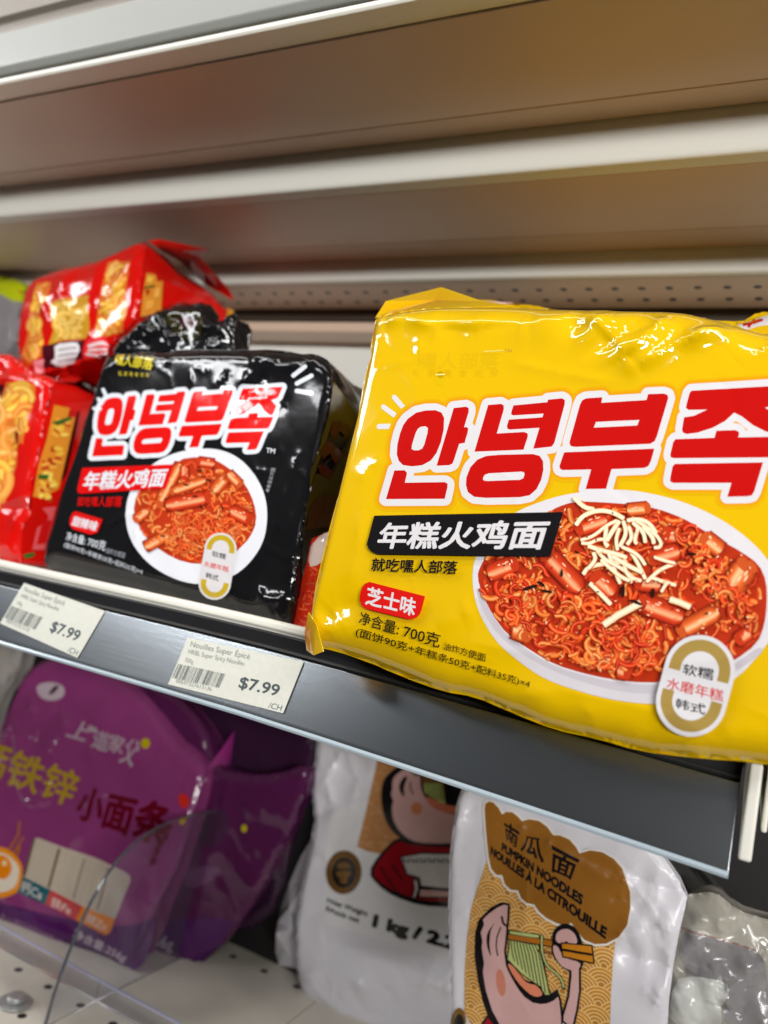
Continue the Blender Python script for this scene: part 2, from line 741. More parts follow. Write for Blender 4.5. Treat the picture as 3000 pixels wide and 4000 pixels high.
        gs = (self.hs(S + e, T) - self.hs(S - e, T)) / (2 * e)
        gt = (self.hs(S, T + e) - self.hs(S, T - e)) / (2 * e)
        P = self.O + S[:, None] * self.ex + T[:, None] * self.ez + (h0 + O)[:, None] * self.n
        N = self.n - gs[:, None] * self.ex - gt[:, None] * self.ez
        N /= np.linalg.norm(N, axis=1)[:, None]
        # make sure the faces look outwards
        f0 = []
        ST = np.stack([S, T], 1)
        for f in faces:
            a, b, c = ST[f[0]], ST[f[1]], ST[f[2]]
            area2 = 0
            for i in range(len(f)):
                x1, y1 = ST[f[i]]
                x2, y2 = ST[f[(i + 1) % len(f)]]
                area2 += x1 * y2 - x2 * y1
            f0.append(f if area2 > 0 else f[::-1])
        o = mesh_obj(name, P, f0, m, parent, True)
        at = o.data.color_attributes.new('ink', 'FLOAT_COLOR', 'POINT')
        if len(o.data.vertices) == len(K):
            at.data.foreach_set('color', np.array(K, 'f').ravel())
        o.data.normals_split_custom_set_from_vertices([tuple(v) for v in N])
        return o

    def rim(self):
        s, t = self.outline[:, 0], self.outline[:, 1]
        return self.O + s[:, None] * self.ex + t[:, None] * self.ez + self.h(s, t)[:, None] * self.n

    def skirt(self, name, m, parent, depth, col, dirn=None, taper=0.93, wob=0.002, steps=5, seed=3, colfun=None):
        rim = self.rim()
        c = rim.mean(0)
        d = np.array(dirn if dirn is not None else self.back, float)
        d = d / np.linalg.norm(d)
        n = len(rim)
        r = random.Random(seed)
        ph = [r.uniform(0, 6.3) for _ in range(6)]
        V, K = [], []
        for k in range(steps + 1):
            u = k / steps
            sc = 1 - (1 - taper) * u
            for i in range(n):
                q = rim[i] - c
                wv = wob * math.sin(u * math.pi) * (math.sin(i * .9 + ph[0]) + math.sin(i * .37 + u * 7 + ph[1]))
                L = np.linalg.norm(q)
                p = c + q * sc + q / L * wv + d * depth * u
                V.append(p)
                K.append((*(colfun(i / n, u) if colfun else col), 1))
        Fc = []
        for k in range(steps):
            for i in range(n):
                j = (i + 1) % n
                Fc.append((k * n + i, (k + 1) * n + i, (k + 1) * n + j, k * n + j))
        Fc.append(tuple(steps * n + i for i in range(n)))
        o = mesh_obj(name, V, Fc, m, parent, True)
        at = o.data.color_attributes.new('ink', 'FLOAT_COLOR', 'POINT')
        at.data.foreach_set('color', np.array(K, 'f').ravel())
        return o


def crinkle(f, conv, box, n, seed, w, A, L=(30, 110)):
    """many short sharp creases in the film"""
    r = random.Random(seed)
    for _ in range(n):
        x, y = r.uniform(box[0], box[2]), r.uniform(box[1], box[3])
        a = r.uniform(0, 3.14)
        l = r.uniform(*L)
        f.crease(0, conv((x, y), (x + l * .5 * math.cos(a), y + l * .5 * math.sin(a)), (x + l * math.cos(a + .4), y + l * math.sin(a + .4))), w * r.uniform(.6, 1.4), A * r.choice((-1, 1)) * r.uniform(.4, 1))


def flap(name, pts, faces, col, m, parent, cols=None, sub=2, wob=0.0006, seed=5, thick=0.0005):
    """a folded piece of film from photo points with a depth each"""
    V = [aty(x, y, d) for x, y, d in pts]
    o = mesh_obj(name, V, faces, m, parent, False)
    at = o.data.color_attributes.new('ink', 'FLOAT_COLOR', 'POINT')
    for i in range(len(V)):
        at.data[i].color = (*(cols[i] if cols else col), 1)
    if sub:
        sd = o.modifiers.new('sub', 'SUBSURF')
        sd.subdivision_type = 'SIMPLE'
        sd.levels = sd.render_levels = sub
    so = o.modifiers.new('thick', 'SOLIDIFY')
    so.thickness = thick
    return o


def noodle_fill(fc, region, count, width, length, pal, seed, curl=1.0, layer_each=True):
    r = random.Random(seed)
    xs = [p[0] for p in region]
    ys = [p[1] for p in region]
    made = 0
    tries = 0
    while made < count and tries < count * 8:
        tries += 1
        x, y = r.uniform(min(xs), max(xs)), r.uniform(min(ys), max(ys))
        if not inside((x, y), region):
            continue
        a = r.uniform(0, 6.28)
        k = r.choice((-1, 1)) * r.uniform(.5, 1.6) * curl / (width * 2.2)
        L = length * r.uniform(.4, 1.2)
        n = 9
        pts = []
        ok = True
        for i in range(n):
            if not inside((x, y), region):
                ok = False
                break
            pts.append((x, y))
            st = L / n
            x += math.cos(a) * st
            y += math.sin(a) * st
            a += k * st
            if i == n // 2 and r.random() < .5:
                k = -k
        if not ok or len(pts) < n:
            continue
        e, mdl, hi = r.choice(pal)
        e = mix(e, mdl, .35)
        j = r.uniform(.75, 1.25)
        mdl = tuple(c * j for c in mdl)
        if r.random() < .5:
            pts = pts[::-1]
        fc.strip(pts, width * r.uniform(.75, 1.25), [e, mdl, mix(mdl, hi, r.uniform(.2, 1)), mdl, mix(e, mdl, .3)],
                 pos=(-1, -.55, -.15, .35, 1))
        made += 1


def ricecake(fc, a, b, w, pal, seed=0):
    """a glazed cylinder of rice cake in the food picture"""
    r = random.Random(seed)
    dk, md, hi = pal
    n = 8
    a, b = np.array(a, float), np.array(b, float)
    line = [tuple(a + (b - a) * i / (n - 1)) for i in range(n)]
    fc.strip([tuple(a - (b - a) * .03)] + line + [tuple(b + (b - a) * .03)], w * 1.12, [mix(dk, (0, 0, 0), .35)] * 5)
    fc.strip(line, w, [dk, md, hi, md, dk], pos=(-1, -.6, -.25, .3, 1))
    d = (b - a) / max(np.linalg.norm(b - a), 1)
    nn = np.array([d[1], -d[0]])
    e = a if r.random() < .5 else b
    fc.poly(ellipse(tuple(e), w * .26, w * .46, math.atan2(d[1], d[0]), 20), mix(dk, md, .45))
    for _ in range(3):
        u, v = r.uniform(.15, .85), r.uniform(-.3, .0)
        c = a + (b - a) * u + nn * v * w * -1
        fc.poly(ellipse(tuple(c), w * r.uniform(.08, .16), w * .04, math.atan2(d[1], d[0]), 10), mix(hi, (1, .75, .55), .5))

# ================================================================== the shelving
XL, XR = -1.5, 0.45
# back wall of the display
wall = MB().box(XL, XR, 0.662, 0.68, -0.5, 0.9).build('back_wall', M['back'])
wall['kind'] = 'structure'
MB().box(XL - .5, XR + 1.2, -1.5, 1.0, -1.16, -1.15).build('floor', M['blackpanel'])['kind'] = 'structure'

# unseen unit added behind the camera, keeping low light off the lower shelf
g = thing('light_block_unit', 'unseen dark display unit added across the aisle to block low light', 'display unit', (0, -1.6, -1.15))
MB().box(-2.5, 3.5, -1.66, -1.63, -1.14, .28).build('back_board', M['blackpanel'], g)
MB().box(-2.5, 3.5, -1.63, -1.20, -1.14, -.98).build('plinth', M['blackpanel'], g)
for z in (-.62, -.26, .06):
    MB().box(-2.5, 3.5, -1.63, -1.28, z, z + .03).build('shelf_board', M['strut'], g)

# ---- overhead shelf: fascia, underside stepping down towards the back, perforated strip
top = thing('overhead_shelf', 'cream steel shelf overhead with stepped underside and pale front rail', 'shelf', (-0.4, 0.33, 0.318))


def run(name, prof, m, parent, bevel=0.0, x0=XL, x1=XR):
    return MB().prism(prof, [x0, x1]).build(name, m, parent, bevel)


run('front_rail', [(.330, .3278), (.3265, .3315), (.3265, .3605), (.330, .3640), (.337, .3660), (.337, .3278)], M['fascia'], top, .0012)
run('rail_lip', [(.3300, .3195), (.3288, .3210), (.3288, .3236), (.3310, .3240), (.345, .3240), (.345, .3195)], M['cream'], top, .0005)
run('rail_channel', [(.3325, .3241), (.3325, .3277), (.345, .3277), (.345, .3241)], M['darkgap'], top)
run('upper_fascia', [(.3345, .3662), (.3345, .3772), (.3300, .3790), (.3300, .70), (.36, .70), (.36, .3662)], M['upperpaint'], top, .001)
run('soffit_panel', [(.3452, .3182), (.4270, .3182), (.4270, .330), (.3452, .330)], M['soffit'], top, .0008)
run('rear_soffit', [(.4276, .3184), (.4470, .3184), (.4470, .330), (.4276, .330)], M['soffit'], top, .0008)
run('cross_channel', [(.4474, .2905), (.4490, .2885), (.4530, .2885), (.4600, .2885), (.4600, .330), (.4474, .330)], M['white'], top, .0015)
run('second_soffit', [(.4602, .2890), (.5350, .2890), (.5350, .300), (.4602, .300)], M['soffit'], top, .0008)
run('second_rear_soffit', [(.5355, .2893), (.5630, .2893), (.5630, .300), (.5355, .300)], M['soffit'], top, .0008)
run('rear_channel', [(.5634, .2720), (.5655, .2700), (.5700, .2700), (.5700, .300), (.5634, .300)], M['white'], top, .0015)
run('perforated_strip', [(.5702, .2703), (.6270, .2703), (.6270, .2750), (.5702, .2750)], M['perf'], top, .0006)
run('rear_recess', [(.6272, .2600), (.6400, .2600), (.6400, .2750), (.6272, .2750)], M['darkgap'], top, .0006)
run('rear_bar', [(.6290, .2490), (.6315, .2470), (.6600, .2470), (.6600, .2598), (.6330, .2598), (.6290, .2575)], M['soffit'], top, .002)

# ---- the shelf that carries the noodle packs
shelf = thing('shop_shelf', 'cream shelf with grey price rail carrying the black and yellow packs', 'shelf', (-0.4, 0.36, -0.04))
xs = [XL, -1.0, -0.6, -0.4, -0.3, -0.24, -0.19, -0.14, -0.09, -0.045, 0.0005]


def sag(x):
    u = max(0.0, (x + 0.26) / 0.26)
    return -0.0073 * (u ** 1.3)


def runs(name, prof, m, bevel=0.0, xx=None):
    return MB().prism(prof, xx or xs, sag).build(name, m, shelf, bevel)


runs('deck', [(.364, -.0335), (.364, -.0298), (.655, -.0298), (.655, -.0335)], M['cream'], .0004)
runs('front_lip', [(.3600, -.0305), (.3582, -.0290), (.3582, -.0262), (.3598, -.0246), (.3622, -.0246), (.3638, -.0262), (.3638, -.0420), (.3600, -.0420)], M['cream'], .0006)
runs('lip_gap_strip', [(.3592, -.0422), (.3592, -.0322), (.3598, -.0310), (.3599, -.0422)], M['black'])  # black strip standing in for the dark gap under the lip
runs('price_rail', [(.3592, -.0418), (.3575, -.0408), (.3562, -.0412), (.3475, -.0722), (.3470, -.0745), (.3485, -.0757), (.3515, -.0752), (.3640, -.0424)], M['rail'], .0004)
runs('rail_edge', [(.3464, -.0738), (.3456, -.0752), (.3462, -.0766), (.3482, -.0769), (.3486, -.0759), (.3470, -.0747)], M['railedge'], .0003)
runs('rail_top_strip', [(.3560, -.0398), (.3572, -.0385), (.3596, -.0385), (.3596, -.0404)], M['strut'], .0003)
eb = MB()
eb.box(.0030, .0078, .3470, .66, -.0760, -.0385)
eb.build('end_bracket', M['cream'], shelf, .0012)
MB().box(.0098, .0118, .3500, .66, -.0640, -.0375).build('bracket_plate', M['cream'], shelf, .0008)

# black sheet as the lower bay's shade, and a sloping bracket below the shelf
lb = MB().box(XL, XR, .6595, .6615, -.50, -.034).build('lower_bay_shade_sheet', M['blackpanel'])
lb['kind'] = 'structure'  # added sheet, the bay's shade put into its colour
p0, p1 = aty(2610, 3240, .56), aty(2810, 3560, .60)
a1, a2 = aty(2556, 3292, .56), aty(2691, 3339, .56)
b1, b2 = aty(2700, 3480, .60), aty(2800, 3470, .60)
st_v = []
for q in (a1 + (a1 - b1) * .8, a2 + (a2 - b2) * .8, b2 - (a2 - b2) * 1.2, b1 - (a1 - b1) * 1.2):
    st_v.append(q)
st_v = st_v + [q + np.array([.0, .014, 0]) for q in st_v]
so = mesh_obj('support_strut', st_v, [(0, 1, 2, 3), (7, 6, 5, 4), (0, 4, 5, 1), (1, 5, 6, 2), (2, 6, 7, 3), (3, 7, 4, 0)], M['strut'])
tag(so, 'dark grey sloping strut under the price rail behind the pumpkin noodle bag', 'bracket')

# ---- the shelf below
low = thing('shop_shelf', 'lower beige shelf with punched holes under the purple and silver bags', 'shelf', (-0.4, 0.40, -0.36))
DZ = -0.352
MB().box(XL, -.3005, .30, .661, DZ - .006, DZ).build('deck_plate', M['deck'], low, .001)
MB().box(-.2995, XR, .30, .661, DZ - .006, DZ).build('deck_plate', M['deck'], low, .001)
bolt = thing('bolt', 'zinc bolt with round washer on the beige lower shelf', 'bolt', (-.4640, .4590, DZ))
bx, by = aty(60, 3920, 1)[0] / 1, 1
r0 = ray((58, 3922))[0]
B0 = r0 * (DZ / r0[2])
bolt.location = B0
MB().disc((B0[0], B0[1], DZ + .0006), .0125, .0016, 36).build('washer', M['zinc'], bolt, .0005)
MB().disc((B0[0], B0[1], DZ + .0023), .0072, .0045, 28).build('bolt_head', M['zinc'], bolt, .0016)

# clear acrylic: a low fence along the deck, and the round cornered divider plate
fence = MB().box(XL, -.30, .5018, .5034, DZ + .0003, DZ + .0150)
fo = tag(fence.build('shelf_fence', M['acrylic']), 'low clear acrylic strip along the front of the lower shelf', 'fence')
ed = MB().box(XL, -.30, .5016, .5036, DZ + .0151, DZ + .0158).build('polished_edge', M['fenceedge'], None)
ed.parent = fo
dv = [(.454, -.3515), (.456, -.330), (.462, -.300), (.475, -.264), (.497, -.238), (.525, -.226), (.559, -.2215), (.652, -.2255), (.652, -.3515)]
dpts = [dv[0]] + smooth(dv[1:8], 2, False) + [dv[8]]
dm = MB().prism(dpts, [-.4262, -.4240])
do = tag(dm.build('shelf_divider', M['acrylic']), 'clear acrylic divider plate with rounded corner in front of the purple bag', 'divider')
em = MB()
cv = dpts[:-1]
n = len(cv)
for i, (y, z) in enumerate(cv):
    a = np.array(cv[min(i + 1, n - 1)]) - np.array(cv[max(i - 1, 0)])
    a = a / np.linalg.norm(a)
    nx = np.array([-a[1], a[0]]) * .0006
    em.v += [(-.4264, y + nx[0], z + nx[1]), (-.4238, y + nx[0], z + nx[1]), (-.4238, y + nx[0] * .1, z + nx[1] * .1), (-.4264, y + nx[0] * .1, z + nx[1] * .1)]
for i in range(n - 1):
    for j in range(4):
        em.f.append((4 * i + j, 4 * i + (j + 1) % 4, 4 * i + 4 + (j + 1) % 4, 4 * i + 4 + j))
eo = em.build('polished_edge', M['acryledge'], None)
eo.parent = do

# ================================================================== price tags on the rail
PC = C(224, 225, 214)
INK = C(70, 78, 82)
INK2 = C(120, 125, 122)
TZ = zoom(0, 2250, 1.3272)


def price_tag(corner, label, blur):
    f = Face((-.34, .3562 - .0006, -.0412), 0, math.degrees(math.atan2(.0087, .031)), grid=.02, noise=0)
    # face tilts so that its foot comes forward
    f.set_outline(TZ(*corner), 0.0002, 0)
    f.R[:] = 1e-4
    c0 = f.O + f.outline[3][0] * f.ex + f.outline[3][1] * f.ez
    t = thing('price_tag', label, 'price tag', tuple(c0), 'price tags on the grey rail')
    base = TZ((975, 318), (1575, 445), (1468, 712), (872, 562))
    H = homography(base, TZ(*corner))

    def q(*p):
        return happly(H, TZ(*p))
    f.base(PC)
    f.text('Nouilles Super Épicé', q((992, 338), (1300, 404), (1293, 432), (986, 366)), INK2, .004, cap=True)
    f.text('HRBL Super Spicy Noodles', q((979, 379), (1270, 443), (1265, 466), (974, 402)), INK2, .004, cap=True)
    f.text('700g', q((962, 424), (1005, 434), (1001, 455), (957, 445)), INK2, 0, cap=True)
    r = random.Random(11)
    x = 0.0
    while x < 1:
        w = r.choice((.006, .006, .012, .018))
        gap = r.choice((.007, .007, .012, .02))
        lo = 0.0 if r.random() < .93 else -.0
        P = [(925 + (1170 - 925) * u - 32 * v, 455 + (508 - 455) * u + 73 * v) for u, v in ((x, 0), (min(1, x + w), 0), (min(1, x + w), 1 + lo), (x, 1 + lo))]
        f.poly(q(*P), INK, layer=2)
        x += w + gap
    f.text('00697327613136', q((916, 533), (1100, 578), (1095, 597), (911, 552)), INK2, 0, cap=True)
    f.text('$7.99', q((1250, 520), (1458, 566), (1440, 625), (1234, 579)), C(72, 84, 88), .022, cap=True)
    f.text('/CH', q((1398, 655), (1466, 671), (1457, 700), (1389, 684)), C(95, 105, 108), .004, cap=True)
    o = f.build('paper_label', M['paper'], t)
    return t


price_tag([(125, 36), (545, 182), (402, 425), (0, 245)], 'white 7.99 price tag farther left on the rail, below the red and black packs', 0)
price_tag([(975, 318), (1575, 445), (1468, 712), (872, 562)], 'white 7.99 price tag below the gap between the black and yellow packs', 0)

# ================================================================== yellow pack
YEL = C(226, 183, 5)
YORG = C(226, 150, 8)
RED = C(194, 14, 10)
WHT = C(220, 217, 220)
BLK = C(22, 20, 22)
Y1 = zoom(1150, 1100, 1.659)
Y2 = zoom(2000, 1100, 1.659)
Y3 = zoom(1150, 1900, 1.659)
Y4 = zoom(1800, 1850, 1.3825)
W2 = zoom(1100, 1000, .87316)

LOGO = [  # (outer, holes) of the red letters
    (Y1((735, 890), (790, 850), (850, 836), (915, 834), (955, 850), (971, 885), (968, 960), (950, 1040), (922, 1110), (885, 1160), (830, 1190), (765, 1198),
        (705, 1190), (677, 1163), (664, 1120), (668, 1055), (685, 985), (706, 930)),
     [Y1((820, 941), (850, 938), (866, 950), (863, 980), (842, 1058), (828, 1083), (805, 1094), (775, 1094), (760, 1085), (763, 1058), (785, 985), (800, 955))]),
    (Y1((1033, 820), (1112, 811), (1130, 820), (1130, 845), (1100, 945), (1118, 943), (1127, 955), (1122, 985), (1110, 1020), (1105, 1045), (1068, 1052), (1035, 1155), (1025, 1180), (1005, 1190), (922, 1194)), []),
    (Y1((648, 1225), (715, 1223), (730, 1240), (728, 1255), (716, 1304), (975, 1300), (993, 1310), (992, 1335), (975, 1408), (594, 1410)), []),
    (Y1((1256, 800), (1340, 793), (1357, 803), (1357, 830), (1312, 985), (1490, 975), (1512, 985), (1513, 1005), (1485, 1090), (1167, 1103)), []),
    (Y1((1420, 803), (1640, 782), (1644, 766), (1735, 757), (1753, 768), (1752, 795), (1685, 1045), (1668, 1070), (1548, 1083), (1588, 948), (1395, 960), (1380, 953), (1378, 935),
        (1390, 895), (1607, 880), (1615, 856), (1418, 868), (1405, 860), (1407, 843)), []),
    (Y1((1545, 1118), (1590, 1130), (1612, 1165), (1614, 1220), (1600, 1285), (1570, 1345), (1525, 1385), (1460, 1398), (1240, 1402), (1165, 1395), (1125, 1365), (1112, 1320), (1115, 1270),
        (1140, 1205), (1185, 1155), (1245, 1130), (1330, 1123)),
     [Y1((1260, 1243), (1470, 1232), (1490, 1238), (1492, 1252), (1483, 1275), (1462, 1285), (1245, 1293), (1225, 1288), (1222, 1272), (1235, 1252))]),
    (Y2((480, 757), (585, 750), (580, 786), (872, 768), (882, 730), (985, 726), (1008, 735), (1013, 755), (940, 1000), (925, 1035), (895, 1052), (405, 1072), (380, 1065), (372, 1045), (440, 800), (455, 770)),
     [Y2((545, 910), (825, 897), (812, 933), (530, 947))]),
    (Y2((338, 1107), (923, 1083), (900, 1165), (885, 1195), (860, 1208), (645, 1216), (610, 1343), (477, 1345), (513, 1218), (330, 1222), (312, 1215), (308, 1195)), []),
    (Y2((1163, 708), (1780, 672), (1750, 775), (1730, 795), (1640, 818), (1720, 865), (1745, 880), (1720, 975), (1690, 985), (1640, 970), (1560, 930), (1490, 875), (1440, 850), (1380, 905),
        (1300, 948), (1200, 980), (1130, 988), (1108, 980), (1102, 960), (1115, 880), (1180, 870), (1265, 830), (1145, 832), (1127, 820), (1130, 800), (1150, 725)), []),
    (Y2((1060, 1022), (1312, 1013), (1325, 967), (1450, 963), (1470, 975), (1472, 992), (1465, 1010), (1740, 1005), (1710, 1105), (1690, 1135), (1660, 1140), (1050, 1145), (1028, 1138), (1026, 1120), (1045, 1040)), []),
    (Y2((1055, 1182), (1627, 1172), (1570, 1360), (1555, 1385), (1530, 1392), (1395, 1395), (1422, 1305), (1045, 1305), (1025, 1295), (1026, 1275), (1040, 1200)), []),
]


def closed(p):
    return list(p) + [p[0]]


def logo(f, mp, r, glow=None, base=None, sub=None, white=WHT, red=RED):
    outs = [mp(o) for o, _ in LOGO]
    lines = [closed(o) for o in outs]
    if glow:
        for k in range(6):
            f.strokes(lines, r * (1.75 - k * .11), mix(base, glow, (k + 1) / 6.5), fills=outs)
    f.strokes(lines, r, white, fills=outs)
    L = f.nl(None)
    for (o, hs), oo in zip(LOGO, outs):
        f.poly(oo, red, holes=[mp(h) for h in hs], layer=L)


def badge(f, c1, c2, R, col_gold, texts, white=WHT):
    c1, c2 = np.array(c1), np.array(c2)
    a = (c2 - c1) / np.linalg.norm(c2 - c1)
    b = np.array([-a[1], a[0]])
    f.poly(capsule(tuple(c1), tuple(c2), R, 22), white)
    ro, ri = R * .87, R * .54
    L = f.nl(None)
    for c, sg in ((c1, -1), (c2, 1)):
        e = -a * sg * R * .16
        P = [c + b * ro + e] + [c + b * ro * math.cos(math.pi * k / 24) + a * sg * ro * math.sin(math.pi * k / 24) for k in range(25)] + [c - b * ro + e]
        Q = [c + b * ri + e] + [c + b * ri * math.cos(math.pi * k / 24) + a * sg * ri * math.sin(math.pi * k / 24) for k in range(25)] + [c - b * ri + e]
        f.poly([tuple(p) for p in P + Q[::-1]], col_gold, layer=L)
    for body, quad, col, w in texts:
        f.text(body, quad, col, w)


GOLD = C(168, 140, 72)
YY = .323
yb = aty(1205, 2520, YY)
yp = thing('noodle_pack', 'large bright yellow noodle pack at the right end of the shelf', 'noodle pack', (-.09, .36, -.03), 'packs of instant noodles')
fy = Face((yb[0], YY, yb[2]), 0, 6, grid=.002, seed=4, bulge=.0015, noise=.00006, facet=.00016)
out = [(1470, 1236), (1462, 1270), (1440, 1430), (1385, 1680), (1330, 1890), (1295, 2050), (1250, 2240), (1222, 2340), (1207, 2420), (1200, 2490), (1206, 2522),
       (1300, 2540), (1420, 2580), (1560, 2640), (1720, 2700), (1850, 2720), (2000, 2785), (2160, 2850), (2330, 2885), (2500, 2935), (2700, 2960), (2960, 2978), (3120, 3010),
       (3180, 2700), (3215, 2200), (3200, 1700), (3130, 1330), (3060, 1300), (2990, 1288), (2900, 1262), (2780, 1225), (2650, 1198), (2400, 1202), (2150, 1192), (2000, 1186), (1850, 1185), (1700, 1192), (1590, 1212)]
rad = [.008, .007, .006, .005, .005, .005, .005, .006, .008, .009, .010, .014, .016, .018, .013, .013, .013, .013, .013, .013, .013, .013, .012, .01, .01, .01, .012, .02, .022, .024, .026, .028, .028, .028, .026, .024, .020, .012]
fy.set_outline(out, rad, 1)
cr = fy.crease
cr(0, [(2450, 1420), (2560, 1290), (2610, 1215)], .006, .0034)
cr(0, [(2480, 1448), (2650, 1350), (2800, 1290)], .0055, .0034)
cr(0, [(2300, 1235), (2400, 1330), (2450, 1420)], .016, .0048)
cr(0, [(2700, 1300), (2860, 1280)], .005, .0026)
cr(0, [(1700, 1262), (2060, 1262), (2250, 1235), (2400, 1250)], .012, .0042)
cr(0, [(2180, 1240), (2330, 1300), (2440, 1405)], .012, -.0030)
cr(0, [(2680, 1345), (2780, 1300), (2850, 1330)], .004, .0016)
cr(0, [(2010, 1420), (2180, 1460), (2400, 1500)], .003, .0006)
cr(0, [(1480, 1440), (1650, 1400)], .003, .0005)
cr(0, [(1640, 1330), (1640, 1390)], .003, .0008)
cr(0, [(2540, 2620), (2900, 2560)], .004, .0006)
cr(0, [(1420, 1980), (1400, 2160), (1360, 2300)], .006, .0006)
cr(0, [(1500, 1262), (1590, 1245), (1700, 1285)], .006, .0028)
cr(0, [(1700, 1285), (1850, 1300), (2050, 1265)], .010, -.0022)
cr(0, [(1250, 2430), (1300, 2380), (1420, 2350)], .009, -.0016)
cr(0, [(1270, 2470), (1330, 2440)], .005, .0012)
cr(0, [(1700, 2460), (1800, 2400), (1860, 2380)], .008, .0008)
cr(0, [(1850, 2510), (2080, 2560)], .006, .0010)
cr(0, [(2000, 2715), (2200, 2700), (2400, 2740), (2640, 2800)], .007, .0012)
cr(0, [(2560, 2880), (2780, 2900)], .006, .0010)
cr(0, [(2600, 2740), (2700, 2830), (2790, 2900)], .006, .0008)
cr(0, [(1405, 1900), (1440, 1830), (1540, 1780)], .006, .0006)
crinkle(fy, lambda *p: list(p), (1350, 1300, 2950, 2850), 30, 12, .0022, .00022, (60, 260))
crinkle(fy, lambda *p: list(p), (1900, 2650, 2950, 2930), 14, 13, .003, .0007, (80, 260))
fy.base(YEL)
# faint maker's line above the logo
TAN = C(221, 178, 10)
fy.text('嘿人部落', W2((470, 326), (748, 326), (738, 386), (462, 386)), TAN, .015)
fy.text('™', W2((762, 317), (786, 317), (784, 328), (760, 328)), C(196, 160, 40))
for i, ch in enumerate('私家美食侦探'):
    x = 447 + i * 53
    fy.text(ch, W2((x, 385), (x + 27, 387), (x + 25, 413), (x - 2, 411)), C(220, 177, 8))
fy.strokes([W2((690, 326), (755, 323))], 2.4, C(232, 208, 96))
# hang hole: darker discs with a highlight painted on as a stroke
fy.poly(ellipse(W2((541, 417))[0], 17, 29, .15), C(222, 184, 4))
fy.poly(ellipse(W2((542, 405))[0], 15, 14, .15), C(196, 150, 0))
fy.strokes([W2((528, 405), (556, 404))], 2.2, C(250, 240, 150))
# rays
fy.strokes([Y1((648, 750), (708, 820))], 10, WHT)
fy.strokes([Y1((578, 813), (665, 877))], 10, WHT)
fy.strokes([Y1((550, 940), (647, 938))], 10.5, WHT)
# bowl
BOWL = Y4((60, 560), (75, 460), (130, 340), (270, 215), (500, 125), (700, 92), (850, 85), (1000, 100), (1200, 150), (1400, 240), (1580, 370), (1700, 520), (1740, 680), (1700, 850), (1620, 970),
          (1480, 1120), (1300, 1200), (1090, 1250), (850, 1230), (650, 1180), (450, 1110), (320, 1020), (200, 920), (120, 800), (75, 680))
FOOD = Y4((88, 560), (105, 500), (150, 430), (240, 370), (330, 300), (470, 215), (520, 180), (620, 150), (760, 155), (900, 165), (1050, 185), (1200, 240), (1300, 300), (1420, 370), (1520, 425), (1610, 490), (1650, 580),
          (1655, 700), (1640, 820), (1600, 920), (1480, 1010), (1300, 1090), (1080, 1130), (900, 1125), (700, 1090), (500, 1030), (370, 950), (250, 870), (170, 760), (120, 660))
logo(fy, lambda p: p, 27, YORG, YEL)
fy.poly(BOWL, C(222, 218, 222), sm=2)
fy.poly(Y4((70, 640), (120, 800), (200, 920), (320, 1020), (450, 1110), (650, 1180), (850, 1230), (1090, 1250), (1300, 1200), (1100, 1180), (850, 1160), (600, 1085), (400, 1000), (230, 880), (130, 740)), C(210, 205, 210), sm=2)
fy.poly(Y4((75, 600), (118, 660), (170, 765), (250, 878), (370, 960), (500, 1040), (700, 1100), (900, 1136), (1080, 1142), (1300, 1105), (1480, 1030), (1610, 930), (1645, 960), (1480, 1075), (1300, 1150), (1090, 1195), (850, 1180),
            (600, 1110), (400, 1020), (230, 905), (120, 760)), C(196, 190, 197), sm=2)
fy.poly(FOOD, C(184, 50, 20), sm=1)
PAL = [(C(168, 34, 12), C(234, 84, 26), C(252, 186, 112)), (C(160, 30, 12), C(222, 60, 20), C(248, 160, 92)), (C(176, 56, 18), C(238, 120, 44), C(253, 208, 140)), (C(140, 20, 10), C(204, 40, 16), C(242, 130, 78))]
RC = (C(172, 40, 18), C(222, 72, 32), C(251, 184, 134))
RC2 = (C(176, 56, 22), C(234, 110, 48), C(253, 204, 148))
foodz = smooth(FOOD, 1)
noodle_fill(fy, foodz, 480, 18, 95, PAL, 3)
for (x1, y1, x2, y2, w, pal) in [(150, 545, 290, 490, 95, RC), (470, 440, 650, 630, 105, RC), (640, 300, 790, 250, 90, RC), (1110, 330, 1190, 350, 95, RC), (1040, 460, 1180, 420, 95, RC), (1545, 500, 1440, 660, 135, RC2),
                                 (1190, 850, 1390, 745, 95, RC2), (980, 700, 1200, 780, 110, RC), (730, 560, 830, 650, 100, RC), (1320, 350, 1410, 420, 90, RC2), (290, 830, 370, 860, 120, RC2), (850, 1060, 905, 1075, 90, RC),
                                 (900, 200, 1010, 190, 70, RC2), (960, 590, 1080, 600, 90, RC), (1500, 900, 1560, 860, 80, RC), (690, 1040, 760, 1010, 60, RC2)]:
    ricecake(fy, Y4((x1, y1))[0], Y4((x2, y2))[0], w / 1.3825, pal, int(x1))
noodle_fill(fy, smooth(Y4((200, 560), (420, 520), (640, 680), (900, 720), (1100, 860), (1080, 1100), (800, 1090), (520, 1010), (300, 900), (180, 720)), 1), 190, 17, 90, PAL, 8, curl=1.3)
noodle_fill(fy, smooth(Y4((1120, 260), (1400, 400), (1420, 560), (1620, 640), (1600, 860), (1420, 700), (1250, 640), (1200, 420)), 1), 80, 14, 70, PAL, 9, curl=1.3)
rr0 = random.Random(2)
CH = [C(236, 196, 140), C(246, 228, 184), C(252, 243, 220), C(248, 234, 198), C(240, 206, 152)]
